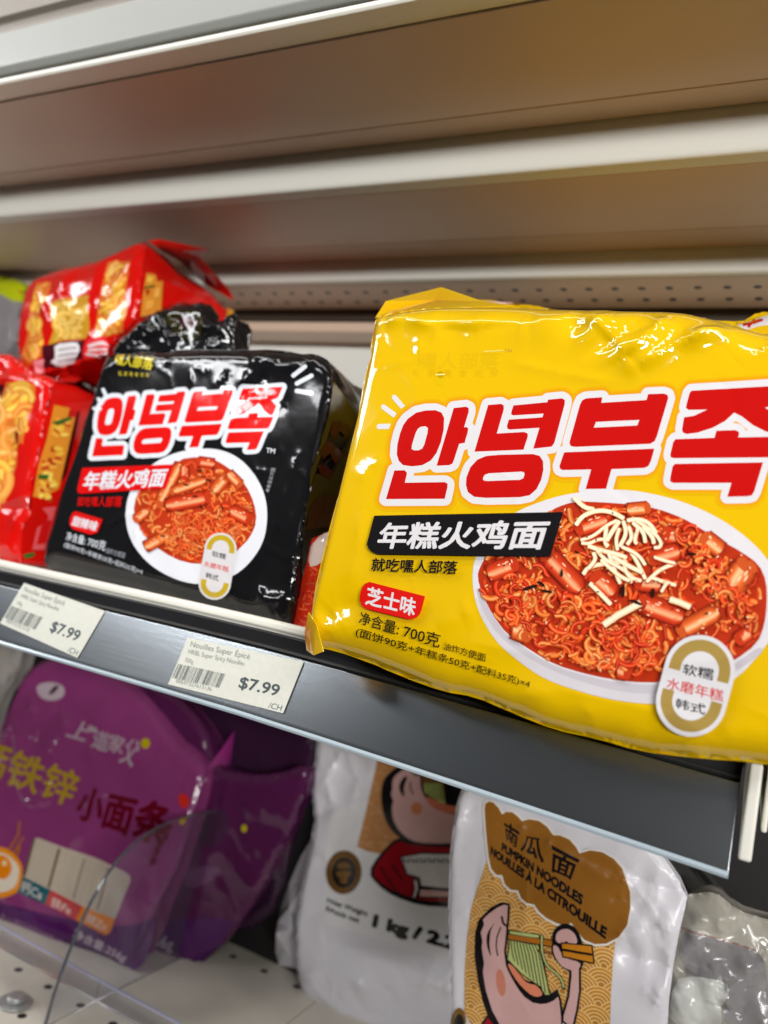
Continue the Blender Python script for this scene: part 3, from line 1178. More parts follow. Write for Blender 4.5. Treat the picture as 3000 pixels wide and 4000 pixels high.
for ln in [[(615, 135), (670, 190), (725, 200)], [(625, 285), (660, 235), (740, 203), (820, 212), (885, 250)], [(650, 365), (720, 345), (790, 285), (850, 258)], [(655, 380), (700, 385), (740, 360), (800, 360)], [(690, 395), (760, 420), (850, 440), (900, 460)],
           [(665, 550), (690, 510), (780, 490), (900, 480)], [(790, 290), (780, 380), (800, 400)], [(860, 300), (840, 360), (850, 420)], [(880, 260), (900, 330), (860, 400)], [(900, 260), (960, 250), (1020, 270), (1060, 330)], [(930, 270), (990, 320), (1000, 380)],
           [(950, 260), (1030, 310), (1085, 370), (1080, 405), (1045, 405)], [(910, 290), (930, 350), (900, 390)], [(960, 300), (940, 370), (955, 385)], [(985, 290), (1040, 350), (1045, 385)], [(860, 260), (820, 320), (790, 370)], [(700, 595), (760, 655), (815, 712)],
           [(920, 425), (960, 490), (1000, 575)], [(1005, 590), (1080, 520), (1165, 490)], [(1030, 565), (1100, 590), (1165, 608)], [(1085, 645), (1110, 600), (1130, 590)], [(1045, 455), (1100, 475), (1160, 490)], [(800, 430), (840, 540), (865, 600)],
           [(740, 420), (780, 470), (880, 520), (960, 590)], [(880, 470), (900, 560), (980, 585)], [(820, 450), (900, 500), (985, 540)], [(760, 470), (860, 560), (930, 590)], [(720, 430), (735, 470), (690, 520)], [(870, 400), (960, 440), (1000, 500)]]:
    fy.strip(smooth(Y4(*[(x + 3, y + 6) for x, y in ln]), 2, False), 13, [mix(RC[0], RC[1], .4)] * 5)
    fy.strip(smooth(Y4(*ln), 2, False), rr0.uniform(12.5, 18), CH, pos=(-1, -.6, -.1, .5, 1))
for ln, w in [([(775, 822), (850, 770), (975, 703)], 27), ([(1130, 683), (1185, 700), (1242, 726)], 24)]:
    fy.strip(Y4(*[(x + 4, y + 12) for x, y in ln]), w, [mix(RC[0], (0, 0, 0), .4)] * 5, taper=False)
    fy.strip(Y4(*ln), w, CH, taper=False)
rr = random.Random(5)
for (x, y, w, h, a) in [(380, 620, 70, 16, -.3), (440, 600, 40, 14, .6), (470, 640, 50, 12, .2), (1250, 440, 40, 14, .1), (1040, 650, 18, 45, .1), (550, 545, 12, 30, 0), (880, 640, 16, 60, .1), (630, 430, 22, 10, .5), (540, 360, 18, 10, .3), (950, 700, 60, 14, .4), (1330, 760, 16, 8, 0)]:
    fy.poly(ellipse(Y4((x, y))[0], w / 2.2, h / 2.2, a, 12), C(44, 20, 16))
for _ in range(260):
    x, y = rr.uniform(100, 1640), rr.uniform(200, 1080)
    p = Y4((x, y))[0]
    if inside(p, foodz):
        fy.poly(ellipse(p, rr.uniform(3, 8), rr.uniform(1.4, 3.2), rr.uniform(0, 3), 8), rr.choice([C(250, 205, 150), C(252, 190, 120), C(245, 150, 80), C(250, 216, 170), C(80, 20, 12), C(120, 20, 10)]))
# banner and words
fy.poly(W2((323, 890), (965, 878), (921, 1030), (335, 1021), (316, 1014), (304, 1002), (298, 986)), BLK)
fy.text('年糕火鸡面', W2((348, 914), (925, 903), (893, 1006), (328, 1003)), WHT, .028)
fy.text('就吃嘿人部落', W2((318, 1033), (609, 1044), (603, 1090), (312, 1078)), BLK, .022)
fy.poly(Y3((500, 625), (860, 718), (835, 810), (825, 835), (805, 855), (770, 868), (735, 862), (480, 800), (450, 780), (437, 745), (440, 705), (453, 660), (473, 636)), C(216, 24, 18))
fy.text('芝士味', Y3((490, 650), (808, 733), (790, 850), (470, 772)), WHT, .028)
TXT = C(40, 36, 14)
fy.text('净含量: 700克', Y3((446, 815), (966, 962), (950, 1055), (430, 893)), TXT, .011)
fy.text('油炸方便面', Y3((985, 1013), (1256, 1090), (1249, 1143), (978, 1060)), TXT, .009)
fy.text('(面饼90克+年糕条50克+配料35克)×4', Y3((418, 915), (1542, 1262), (1528, 1318), (408, 982)), TXT, .009)
q4 = lambda *p: Y4(*p)
badge(fy, Y4((1292, 1066))[0], Y4((1247, 1232))[0], 190 / 1.3825, GOLD,
      [('软糯', q4((1205, 1028), (1370, 1058), (1362, 1122), (1197, 1086)), BLK, .012), ('水磨年糕', q4((1118, 1100), (1424, 1172), (1416, 1238), (1112, 1163)), C(206, 24, 24), .008), ('韩式', q4((1165, 1213), (1328, 1249), (1318, 1307), (1160, 1267)), BLK, .012)])
fy.build('front_panel', M['film'], yp)
fy.skirt('side_film', M['film'], yp, .115, YEL, dirn=(0.02, 1, -.02), taper=.95, wob=.0015)
# folded ear of film standing behind the top edge
flap('top_fold', [(1466, 1240, .360), (1507, 1176, .378), (1725, 1121, .400), (1890, 1178, .372), (2010, 1192, .364), (1720, 1205, .3605), (1560, 1240, .3585), (1525, 1215, .372), (1700, 1172, .380)],
     [(0, 6, 7), (0, 7, 1), (1, 7, 8, 2), (2, 8, 3), (3, 8, 5, 4), (5, 8, 7, 6)], YEL, M['film'], yp, cols=[YEL] * 6 + [C(230, 170, 0)] * 3, sub=0)
flap('corner_tab', [(1204, 2392, 0.3230), (1190, 2470, 0.3260), (1197, 2540, 0.3280), (1225, 2560, 0.3220), (1262, 2545, 0.3190), (1235, 2440, 0.3195)], [(0, 1, 5), (1, 2, 3, 5), (5, 3, 4)], YEL, M['film'], yp,
     cols=[YEL, C(220, 120, 30), C(228, 150, 30), C(235, 180, 40), C(240, 196, 20), YEL], sub=1)

# ---- a second yellow pack standing behind it: its upper edge shows over the right shoulder
t = thing('noodle_pack', 'second yellow pack with red and white trim mostly hidden behind the first', 'noodle pack', (-.05, .47, -.03), 'packs of instant noodles')
f = Face((-.22, .470, -.029), 0, 4, grid=.006, seed=14, bulge=.003)
f.set_outline([(1790, 1186), (1900, 1176), (2000, 1190), (2300, 1240), (2600, 1260), (2800, 1262), (2890, 1262), (2960, 1238), (3040, 1215), (3200, 1190), (3260, 1500), (3150, 2300), (1800, 2300), (1760, 1700)], .012, 1)
f.base(YEL)
f.poly([(2880, 1270), (2960, 1243), (3040, 1222), (3100, 1235), (3050, 1262), (2960, 1275), (2910, 1290)], WHT)
f.strokes([[(2905, 1268), (2935, 1262), (2975, 1250)], [(2945, 1252), (2925, 1275)]], 6, RED)
f.strokes([[(1700, 1190), (1780, 1187), (1850, 1183), (2000, 1186)]], 5, C(238, 200, 190))
f.build('front_panel', M['film'], t)
f.skirt('side_film', M['film'], t, .10, YEL, dirn=(0, 1, 0))

# ================================================================== black pack
KB = C(20, 20, 22)
B1 = zoom(150, 1150, 2.07375)
B2 = zoom(750, 1250, 2.07375)
B3 = zoom(150, 1750, 2.07375)
B4 = zoom(700, 1750, 2.07375)
M1 = zoom(0, 800, 1.106)
bp = thing('noodle_pack', 'black noodle pack with red bowl picture standing at the front of the shelf', 'noodle pack', (-.33, .40, -.03), 'packs of instant noodles')
bb = aty(1140, 2465, .377)
fb = Face((bb[0], .377, bb[2]), -3, 4, grid=.0028, seed=21, bulge=.0012, noise=.00010, facet=.00028)
out = M1((470, 655), (455, 690), (430, 760), (395, 880), (330, 1070), (270, 1260), (225, 1400), (200, 1490), (190, 1560), (205, 1582), (260, 1600), (400, 1635), (600, 1685), (800, 1745), (1000, 1795), (1180, 1835), (1250, 1842),
         (1268, 1760), (1290, 1560), (1320, 1350), (1370, 1100), (1415, 900), (1440, 770), (1440, 700), (1400, 655), (1330, 640), (1200, 628), (1050, 622), (850, 622), (700, 632), (580, 640))
rad = [.006, .005, .005, .005, .005, .005, .006, .009, .014, .018, .020, .020, .020, .020, .018, .014, .010, .006, .004, .004, .004, .004, .005, .008, .011, .012, .012, .012, .012, .011, .009]
fb.set_outline(out, rad, 1)
cr = fb.crease
cr(0, B1((510, 640), (700, 520), (900, 480)), .006, .0022)
cr(0, B2((540, 250), (490, 420), (400, 560)), .006, .0022)
cr(0, B2((570, 270), (700, 380), (880, 370), (1040, 290)), .007, .0020)
cr(0, B2((620, 440), (520, 520), (400, 640)), .006, -.0014)
cr(0, B2((1040, 300), (1130, 480)), .006, .0016)
cr(0, B4((640, 1140), (680, 1210), (920, 1230)), .004, .0016)
cr(0, B4((660, 1260), (800, 1250)), .004, .0012)
cr(0, B4((680, 1400), (780, 1390)), .004, .0014)
cr(0, B3((200, 640), (260, 620)), .002, .0007)
cr(0, B3((530, 650), (690, 560), (800, 520)), .0022, .0008)
cr(0, B3((720, 130), (550, 370), (400, 540)), .0022, .0008)
cr(0, B2((850, 1100), (780, 1300), (700, 1650)), .005, .0012)
cr(0, B1((1440, 720), (1550, 640)), .003, .0008)
cr(0, B1((1240, 640), (1250, 740)), .002, .0006)
cr(0, B1((1040, 560), (1080, 520)), .003, .0008)
crinkle(fb, M1, (330, 660, 1400, 1780), 26, 10, .0022, .00045, (40, 160))
fb.base(KB)
pair = [(Y1((594, 1410)), B1((428, 1302))), (Y1((1033, 820)), B1((735, 828))), (Y2((1395, 1395)), B2((458, 1058))), (Y2((985, 726)), B1((1572, 790))), (Y1((1240, 1402)), B1((850, 1300))),
        (Y2((477, 1345)), B1((1228, 1245))), (Y2((1102, 960)), B2((338, 740))), (Y1((1256, 800)), B1((875, 815))), (Y2((1163, 708)), B2((415, 545))), (Y2((1055, 1182)), B2((278, 905)))]
HB = homography([p[0][0] for p in pair], [p[1][0] for p in pair])
KW = C(226, 232, 240)
KR = C(226, 18, 14)
logo(fb, lambda p: happly(HB, p), 17, white=KW, red=KR)
for a, b, r in [(B2((822, 450))[0], B2((915, 377))[0], 8.5), (B2((850, 515))[0], B2((968, 452))[0], 8.5), (B2((850, 575))[0], B2((965, 592))[0], 9), (B1((525, 772))[0], B1((550, 825))[0], 7), (B1((487, 848))[0], B1((515, 882))[0], 7), (B1((452, 925))[0], B1((500, 927))[0], 7)]:
    fb.strokes([[a, b]], r, KW)
fb.poly(M1((538, 1340), (560, 1230), (640, 1130), (740, 1075), (850, 1052), (950, 1055), (1040, 1095), (1110, 1175), (1150, 1265), (1157, 1370), (1135, 1470), (1070, 1560), (1000, 1610), (900, 1642), (800, 1634), (700, 1592), (620, 1532), (560, 1445)), C(232, 234, 242), sm=2)
FB = M1((575, 1330), (590, 1250), (640, 1200), (720, 1170), (770, 1100), (860, 1088), (930, 1100), (1000, 1145), (1060, 1205), (1100, 1290), (1110, 1370), (1080, 1440), (1030, 1490), (990, 1530), (900, 1552), (800, 1548), (700, 1500), (620, 1430))
fb.poly(FB, C(190, 56, 24), sm=1)
PALB = [(C(140, 24, 8), C(232, 84, 26), C(252, 184, 110)), (C(140, 30, 10), C(222, 62, 22), C(248, 156, 90)), (C(150, 44, 14), C(236, 118, 44), C(252, 204, 140))]
fbz = smooth(FB, 1)
noodle_fill(fb, fbz, 300, 11, 55, PALB, 31)
for (x1, y1, x2, y2, w) in [(690, 1290, 780, 1120, 46), (720, 1300, 900, 1265, 60), (745, 1240, 890, 1190, 40), (925, 1240, 975, 1180, 52), (1000, 1320, 1080, 1360, 58), (630, 1480, 740, 1420, 50), (590, 1360, 640, 1320, 44), (860, 1110, 930, 1120, 44), (800, 1130, 800, 1180, 40), (990, 1160, 1040, 1210, 44)]:
    ricecake(fb, M1((x1, y1))[0], M1((x2, y2))[0], w / 1.106, RC2 if x1 % 20 else RC, x1)
noodle_fill(fb, smooth(M1((620, 1400), (760, 1330), (960, 1330), (1080, 1400), (980, 1520), (800, 1530), (680, 1470)), 1), 120, 10, 50, PALB, 33, curl=1.3)
for (x, y, a) in [(860, 1150, 0), (900, 1190, .4), (840, 1260, .1), (870, 1300, .9), (960, 1300, 1.2), (800, 1210, .2), (1000, 1440, .4), (700, 1430, .2)]:
    fb.strokes([M1((x, y), (x + 16 * math.cos(a), y + 16 * math.sin(a)))], 3, C(40, 22, 26))
fb.poly(B1((365, 1410), (1105, 1380), (1040, 1575), (352, 1618), (332, 1610), (324, 1590), (328, 1560)), C(222, 14, 16))
fb.text('年糕火鸡面', B1((398, 1440), (1068, 1406), (1018, 1562), (360, 1592)), KW, .03)
fb.text('就吃嘿人部落', B3((332, 398), (693, 394), (680, 482), (322, 474)), C(205, 16, 14), .028)
fb.poly(B3((310, 515), (530, 580), (505, 650), (485, 690), (430, 705), (290, 660), (262, 625), (266, 570), (285, 530)), C(222, 20, 20))
fb.text('甜辣味', B3((300, 552), (505, 600), (475, 682), (275, 630)), KW, .03)
fb.text('净含量: 700克', B3((243, 680), (563, 757), (550, 838), (230, 748)), C(214, 220, 228), .012)
fb.text('油炸方便面', B3((562, 808), (718, 852), (708, 898), (552, 852)), C(150, 156, 164), .006)
fb.text('(面饼90克+年糕条50克+配料35克)×4', B3((222, 762), (858, 985), (848, 1036), (214, 812)), C(200, 206, 214), .008)
badge(fb, B4((345, 820))[0], B4((297, 1102))[0], 130 / 2.07375, C(196, 168, 34),
      [('软糯', B4((278, 833), (390, 862), (385, 908), (272, 880)), C(40, 50, 60), .012), ('水磨年糕', B4((213, 913), (412, 965), (408, 1012), (209, 960)), C(216, 40, 40), .01), ('韩式', B4((228, 1008), (332, 1034), (327, 1084), (223, 1054)), C(40, 50, 60), .012)])
fb.text('嘿人部落', B1((652, 484), (952, 516), (928, 622), (628, 572)), C(214, 196, 50), .03)
for i, ch in enumerate('私家美食侦探'):
    fb.text(ch, B1((660 + i * 44, 626 + i * 3), (690 + i * 44, 629 + i * 3), (686 + i * 44, 670 + i * 2), (656 + i * 44, 660 + i * 2)), C(200, 182, 50), .01)
fb.text('TM', B2((614, 1040), (686, 1048), (680, 1088), (610, 1078)), KW, .02)
for i, ch in enumerate('图片仅供参考'):
    x, y = 652 - i * 8.5, 1204 + i * 33
    fb.text(ch, B2((x, y), (x + 34, y + 4), (x + 27, y + 33), (x - 6, y + 29)), C(178, 180, 184), 0)
fb.build('front_panel', M['film_dark'], bp)
fb.skirt('side_film', M['film_dark'], bp, .125, KB, dirn=(0.02, 1, .0), taper=.94, wob=.003)
# ---- the crumpled top seal of the black pack, standing up behind its upper edge
t = bp
f = Face((-.45, .408, -.03), 0, 3, grid=.0025, seed=33, bulge=.001, noise=.0002, facet=.0016)
f.set_outline(M1((480, 640), (520, 590), (600, 520), (700, 450), (800, 432), (890, 440), (905, 500), (950, 510), (985, 480), (1030, 470), (1022, 540), (1010, 620), (1000, 680), (800, 700), (500, 680)), [.008] * 4 + [.01, .006, .006, .005, .006, .006, .008, .01, .01, .01, .01], 1)
f.crease(0, M1((590, 520), (680, 550), (600, 580)), .004, .003)
f.crease(0, M1((680, 460), (740, 600)), .004, .003)
f.crease(0, M1((880, 450), (900, 600)), .004, .004)
f.crease(0, M1((905, 520), (880, 620)), .004, -.004)
f.crease(0, M1((990, 490), (950, 600)), .004, .003)
crinkle(f, M1, (520, 450, 1000, 620), 26, 3, .0028, .0016, (30, 110))
f.base(KB)
f.poly(M1((690, 470), (800, 450), (880, 470), (880, 540), (840, 590), (770, 570)), C(44, 38, 10), sm=1)
f.poly(M1((760, 490), (830, 480), (850, 520), (800, 540)), C(70, 22, 34), sm=1)
f.build('top_seal', M['film_dark'], t)
f.skirt('seal_back', M['film_dark'], t, .022, KB, dirn=(0, 1, 0), wob=.004)

# ================================================================== red packs
RD = C(206, 16, 10)
RD2 = C(180, 12, 10)
NOOD = [(C(190, 80, 24), C(244, 186, 60), C(255, 228, 140)), (C(200, 90, 40), C(246, 166, 70), C(255, 214, 140)), (C(170, 60, 20), C(236, 140, 50), C(252, 200, 110))]


def food_panel(f, px, seed, n, w, L, base=C(214, 110, 40), pal=NOOD, greens=()):
    f.poly(px, base)
    noodle_fill(f, px, n, w, L, pal, seed)
    for g in greens:
        f.poly(ellipse(g, 20, 8, -.2, 12), C(70, 120, 40))


R5 = zoom(0, 900, 1.7463)
t = thing('noodle_pack', 'red noodle pack lying on top of the lower red pack', 'noodle pack', (-.50, .47, .12), 'packs of instant noodles')
f = Face((-.58, .432, .13), 0, 6, grid=.004, seed=41, bulge=.005, noise=.0006, facet=.0012)
f.set_outline(R5((170, 440), (215, 360), (330, 300), (450, 265), (700, 220), (850, 140), (985, 75), (1010, 110), (1005, 200), (985, 340), (960, 500), (930, 640), (800, 760), (720, 860), (500, 930), (280, 975), (190, 935), (125, 860), (140, 700)),
              [.010, .014, .018, .02, .02, .02, .014, .008, .006, .006, .006, .008, .012, .012, .012, .012, .012, .008, .008], 1)
f.crease(0, R5((520, 300), (440, 440), (500, 560)), .008, .0026)
f.crease(0, R5((700, 260), (640, 500), (620, 720)), .009, .0026)
f.crease(0, R5((1000, 130), (860, 330), (760, 500), (690, 560)), .010, .0034)
f.crease(0, R5((310, 500), (370, 640)), .006, .002)
f.base(RD)
food_panel(f, R5((250, 360), (350, 350), (330, 460), (270, 560), (290, 700), (285, 860), (200, 940), (150, 880), (190, 700), (205, 540)), 5, 26, 22, 90)
food_panel(f, R5((345, 480), (600, 440), (610, 700), (580, 740), (430, 750), (330, 780), (370, 660), (340, 560)), 6, 30, 14, 110, base=C(206, 150, 40), pal=[(C(190, 130, 40), C(236, 190, 80), C(252, 226, 150))])
food_panel(f, R5((740, 215), (890, 210), (860, 400), (835, 680), (760, 740), (640, 730), (660, 600), (690, 400)), 7, 40, 22, 90)
f.strokes([R5((345, 490), (620, 400))], 3, C(236, 120, 110))
f.poly(R5((290, 790), (430, 760), (580, 750), (575, 880), (380, 940), (300, 950)), C(70, 14, 24))
f.poly(R5((370, 775), (520, 762), (550, 800), (530, 880), (480, 920), (370, 935), (380, 850)), C(232, 230, 232), sm=1)
for y in (810, 850, 890):
    f.strokes([R5((400, y + 6), (520, y - 10))], 3, C(150, 140, 150))
f.poly(R5((600, 745), (740, 735), (735, 840), (580, 880)), C(230, 50, 60))
for y in (790, 820, 850):
    f.strokes([R5((610, y), (725, y - 12))], 6, C(240, 214, 216))
f.poly(R5((225, 900), (305, 880), (300, 960), (240, 970)), C(236, 150, 160))
f.build('front_panel', M['film_red'], t)
f.skirt('side_film', M['film_red'], t, .112, RD, dirn=(.01, 1, -.03), taper=.92, wob=.004, seed=6)


def side_mesh(name, face, px, col, m, parent, lift=.0012, n=None):
    """ink on the right side of a pack, which runs back along y from its front edge"""
    rim = face.rim()
    x0 = rim[:, 0].max()
    V = []
    for p in px:
        r = ray(p)[0]
        V.append(r * ((x0 + lift) / r[0]))
    return V


RX = f.rim()


def side_plane_patch(name, px, col, parent, m, edge_top, edge_bot, lift):
    """patch on the plane through the pack's right front edge (two photo points, at depth y) running straight back"""
    A, B = aty(*edge_top), aty(*edge_bot)
    nrm = np.cross(B - A, np.array([0.01, 1, -.03]))
    nrm /= np.linalg.norm(nrm)
    if nrm[0] < 0:
        nrm = -nrm
    V = []
    for p in px:
        r = ray(p)[0]
        V.append(r * (((A + nrm * lift) @ nrm) / (r @ nrm)))
    o = mesh_obj(name, V, [tuple(range(len(V)))], m, parent)
    at = o.data.color_attributes.new('ink', 'FLOAT_COLOR', 'POINT')
    for i in range(len(V)):
        at.data[i].color = (*col, 1)
    return o


# patches on the side of the black pack: dim yellow strip, faint red shapes, corner of a bowl picture
rb = fb.rim()
kt = rb[np.argmax(rb[:, 2] * .3 + rb[:, 0])]


def pj(P):
    c = P[0] * AX + P[1] * AY + P[2] * AZ
    return (1500 + F * c[0] / c[2], 2000 + F * c[1] / c[2])


kt = min(rb, key=lambda P: abs(pj(P)[1] - 1600) + (0 if P[0] > rb[:, 0].mean() else 9e9))
kb_ = min(rb, key=lambda P: abs(pj(P)[1] - 2250) + (0 if P[0] > rb[:, 0].mean() else 9e9))
ekt, ekb = (*pj(kt), kt[1]), (*pj(kb_), kb_[1])
side_plane_patch('side_patch', B2((1150, 500), (1215, 590), (1290, 700), (1330, 760), (1300, 900), (1200, 830), (1130, 850), (1080, 1000), (1010, 1200), (950, 1400), (960, 1240), (1040, 1010), (1110, 760)), C(54, 46, 10), bp, M['film_dark'], ekt, ekb, .0022)
side_plane_patch('side_patch', B2((1160, 1230), (1170, 1180), (1230, 1100), (1270, 1000), (1300, 900), (1220, 1280), (1180, 1460), (1100, 1440), (990, 1480), (940, 1600), (900, 1750), (930, 1500), (1000, 1250)), C(44, 37, 10), bp, M['film_dark'], ekt, ekb, .0022)
for i, p in enumerate([((1140, 830), (1200, 815), (1280, 860), (1260, 960), (1200, 900), (1150, 960), (1120, 920)), ((1040, 1060), (1100, 980), (1160, 1020), (1240, 1090), (1160, 1170), (1120, 1080), (1060, 1130)),
                      ((1020, 1180), (1080, 1170), (1150, 1240), (1100, 1280), (1040, 1250))]):
    side_plane_patch('side_patch', B2(*p), C(52, 13, 11), bp, M['film_dark'], ekt, ekb, .0026 + i * .00004)
side_plane_patch('side_patch', B2((1000, 1460), (1090, 1410), (1200, 1440), (1160, 1660), (930, 1700), (950, 1560)), C(48, 24, 14), bp, M['film_dark'], ekt, ekb, .0030)
gf = Face((*aty(1130, 2460, .386)[:2], -.0295), -14, 3, grid=.004, seed=12, bulge=.001, noise=.0004, facet=.0006)
gf.set_outline(B4((1086, 740), (1300, 640), (1330, 900), (1260, 1300), (1130, 1490), (880, 1478), (925, 1380), (990, 1200), (1010, 1060), (1046, 940)), .002, 0)
gf.base(C(214, 44, 22))
gf.poly(B4((1075, 745), (1310, 630), (1320, 890), (1180, 885), (1130, 950), (1040, 965)), C(238, 214, 204), sm=1)
noodle_fill(gf, B4((1046, 965), (1130, 965), (1190, 890), (1300, 890), (1240, 1300), (1100, 1480), (890, 1470), (935, 1380), (1000, 1200), (1015, 1060)), 70, 13, 50, [(C(150, 20, 10), C(226, 60, 24), C(250, 150, 90)), (C(150, 20, 10), C(206, 36, 16), C(240, 110, 60))], 4)
gf.build('gusset_picture', M['film'], bp)
gf.skirt('gusset_back', M['film'], bp, .004, C(190, 40, 20), dirn=(0, 1, 0), wob=0, steps=1)

et, eb_ = (*R5((1008, 120))[0], .447), (*R5((935, 640))[0], .440)
side_plane_patch('side_picture', R5((1000, 290), (1060, 300), (1075, 350), (1112, 345), (1100, 540), (1040, 570), (960, 590), (975, 440)), C(232, 150, 50), t, M['film_red'], et, eb_, .0030)
for i, (p, c) in enumerate([(((1010, 310), (1050, 320), (1030, 360), (1000, 350)), C(250, 200, 80)), (((1060, 400), (1090, 390), (1085, 450), (1050, 460)), C(252, 190, 90)), (((990, 400), (1030, 410), (1000, 450)), C(190, 60, 20)),
                            (((1000, 480), (1050, 470), (1040, 530), (990, 540)), C(250, 180, 80)), (((985, 385), (1060, 372), (1055, 385), (985, 398)), C(60, 90, 30))]):
    side_plane_patch('side_picture', R5(*p), c, t, M['film_red'], et, eb_, .0033 + i * .00003)
side_plane_patch('side_panel', R5((1122, 340), (1545, 540), (1540, 650), (1440, 650), (1410, 520), (1240, 490), (1110, 525)), C(222, 14, 8), t, M['film_red'], et, eb_, .0030)
side_plane_patch('side_picture', R5((1550, 525), (1595, 545), (1590, 600), (1545, 640)), C(214, 150, 50), t, M['film_red'], et, eb_, .0030)
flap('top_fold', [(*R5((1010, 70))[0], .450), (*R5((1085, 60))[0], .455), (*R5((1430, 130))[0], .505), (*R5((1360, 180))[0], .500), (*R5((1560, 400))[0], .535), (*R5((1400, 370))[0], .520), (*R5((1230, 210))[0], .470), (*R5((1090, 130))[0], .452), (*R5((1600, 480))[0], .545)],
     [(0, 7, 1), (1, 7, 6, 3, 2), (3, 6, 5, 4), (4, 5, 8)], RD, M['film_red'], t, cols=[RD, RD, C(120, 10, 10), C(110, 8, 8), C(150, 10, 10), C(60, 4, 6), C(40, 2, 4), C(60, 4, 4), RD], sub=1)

# ---- lower red pack, leaving the picture on the left
R6 = zoom(0, 1350, 2.4578)
t = thing('noodle_pack', 'red noodle pack cut by the left edge, standing beside the front black pack', 'noodle pack', (-.53, .42, -.03), 'packs of instant noodles')
f = Face((-.62, .405, -.03), -4, 6, grid=.004, seed=51, bulge=.003, noise=.0005, facet=.0010)
f.set_outline(R6((-200, 70), (100, 80), (180, 160), (300, 260), (450, 290), (540, 330), (520, 420), (470, 700), (400, 1000), (330, 1350), (270, 1700), (210, 2000), (215, 2090), (100, 2080), (-250, 2040), (-300, 1000)), [.006, .008, .012, .014, .014, .012, .007, .006, .006, .006, .007, .012, .016, .016, .016, .016], 1)
f.crease(0, R6((-200, 350), (230, 310), (480, 290)), .006, .003)
f.crease(0, R6((460, 320), (580, 390)), .006, .002)
f.crease(0, R6((20, 1560), (300, 1560)), .008, -.004)
f.crease(0, R6((150, 1620), (200, 1760)), .007, .003)
f.base(RD)
food_panel(f, R6((60, 350), (350, 370), (310, 600), (290, 660), (250, 780), (220, 950), (170, 900), (160, 1150), (100, 1300), (40, 1560), (-120, 1600), (-150, 900), (0, 500)), 9, 70, 30, 130, greens=())
f.poly(R6((-200, 370), (40, 370), (0, 520), (-200, 520)), C(60, 6, 10))
f.poly(R6((140, 820), (180, 840), (175, 980), (150, 900)), C(120, 16, 20))
f.poly(R6((-10, 1530), (170, 1460), (290, 1440), (270, 1560), (20, 1560)), C(196, 50, 46))
f.build('front_panel', M['film_red'], t)
f.skirt('side_film', M['film_red'], t, .12, RD, dirn=(0.02, 1, 0), taper=.97, wob=.003, seed=8)
et, eb_ = (*R6((535, 380))[0], .414), (*R6((230, 2000))[0], .409)
sp = R6((520, 570), (670, 600), (650, 690), (720, 690), (640, 1050), (560, 1400), (530, 1540), (400, 1560), (260, 1900), (210, 1960), (240, 1780), (300, 1560), (370, 1150), (450, 900))
side_plane_patch('side_picture', sp, C(232, 146, 46), t, M['film_red'], et, eb_, .0030)
r_ = random.Random(3)
k_ = 0
while k_ < 46:
    x, y = r_.uniform(210, 720), r_.uniform(580, 1950)
    q = R6((x, y))[0]
    if inside(q, sp) and inside((q[0] + 22, q[1]), sp) and inside((q[0] - 22, q[1]), sp):
        side_plane_patch('side_picture', ellipse(q, r_.uniform(9, 22), r_.uniform(6, 12), r_.uniform(-1, 1), 12), r_.choice([C(250, 200, 70), C(255, 222, 100), C(206, 80, 30), C(250, 180, 70), C(190, 60, 24)]), t, M['film_red'], et, eb_, .0031 + k_ * .00001)
        k_ += 1
for p in (((500, 735), (660, 685), (700, 700), (560, 765)), ((370, 1235), (470, 1240), (460, 1280), (370, 1280)), ((220, 2010), (330, 1980), (330, 2020), (250, 2050))):
    side_plane_patch('side_picture', R6(*p), C(60, 104, 40), t, M['film_red'], et, eb_, .0038)
side_plane_patch('side_panel', R6((740, 640), (770, 625), (700, 950), (600, 1420), (560, 1540), (545, 1400), (640, 1050)), C(70, 10, 8), t, M['film_red'], et, eb_, .0029)
side_plane_patch('side_panel', R6((400, 1560), (540, 1545), (430, 1960), (310, 1960)), C(226, 90, 96), t, M['film_red'], et, eb_, .0039)
side_plane_patch('side_panel', R6((410, 1680), (500, 1675), (440, 1900), (350, 1910)), C(206, 20, 20), t, M['film_red'], et, eb_, .0041)
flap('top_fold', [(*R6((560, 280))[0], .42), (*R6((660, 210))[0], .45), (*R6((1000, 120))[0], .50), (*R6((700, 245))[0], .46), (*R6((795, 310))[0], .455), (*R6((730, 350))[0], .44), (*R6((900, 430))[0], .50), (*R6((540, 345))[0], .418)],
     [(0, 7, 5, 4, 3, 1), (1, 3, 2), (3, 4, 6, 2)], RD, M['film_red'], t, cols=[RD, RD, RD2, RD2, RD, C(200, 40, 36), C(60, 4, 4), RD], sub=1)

# ---- grey pouch with a lime top far left, and a clear bag on the lower shelf
t = thing('pouch', 'grey pouch with lime green top behind the upper red pack', 'pouch', (-.78, .56, .10))
f = Face((-.9, .53, .06), 0, 6, grid=.01, seed=61, bulge=.004, noise=.002)
f.set_outline(R5((-150, 320), (0, 320), (60, 335), (190, 380), (185, 440), (165, 480), (160, 560), (135, 840), (-150, 900)), .012, 1)
f.base(C(128, 124, 128))
f.poly(R5((-150, 310), (0, 310), (60, 325), (215, 375), (200, 420), (160, 500), (60, 470), (0, 430), (-150, 400)), C(168, 180, 8), sm=1)
f.poly(R5((110, 405), (200, 395), (190, 435), (140, 425)), C(150, 20, 20))
f.build('front_panel', M['film_satin'], t)
f.skirt('side_film', M['film_satin'], t, .06, C(128, 124, 128), dirn=(0, 1, 0))


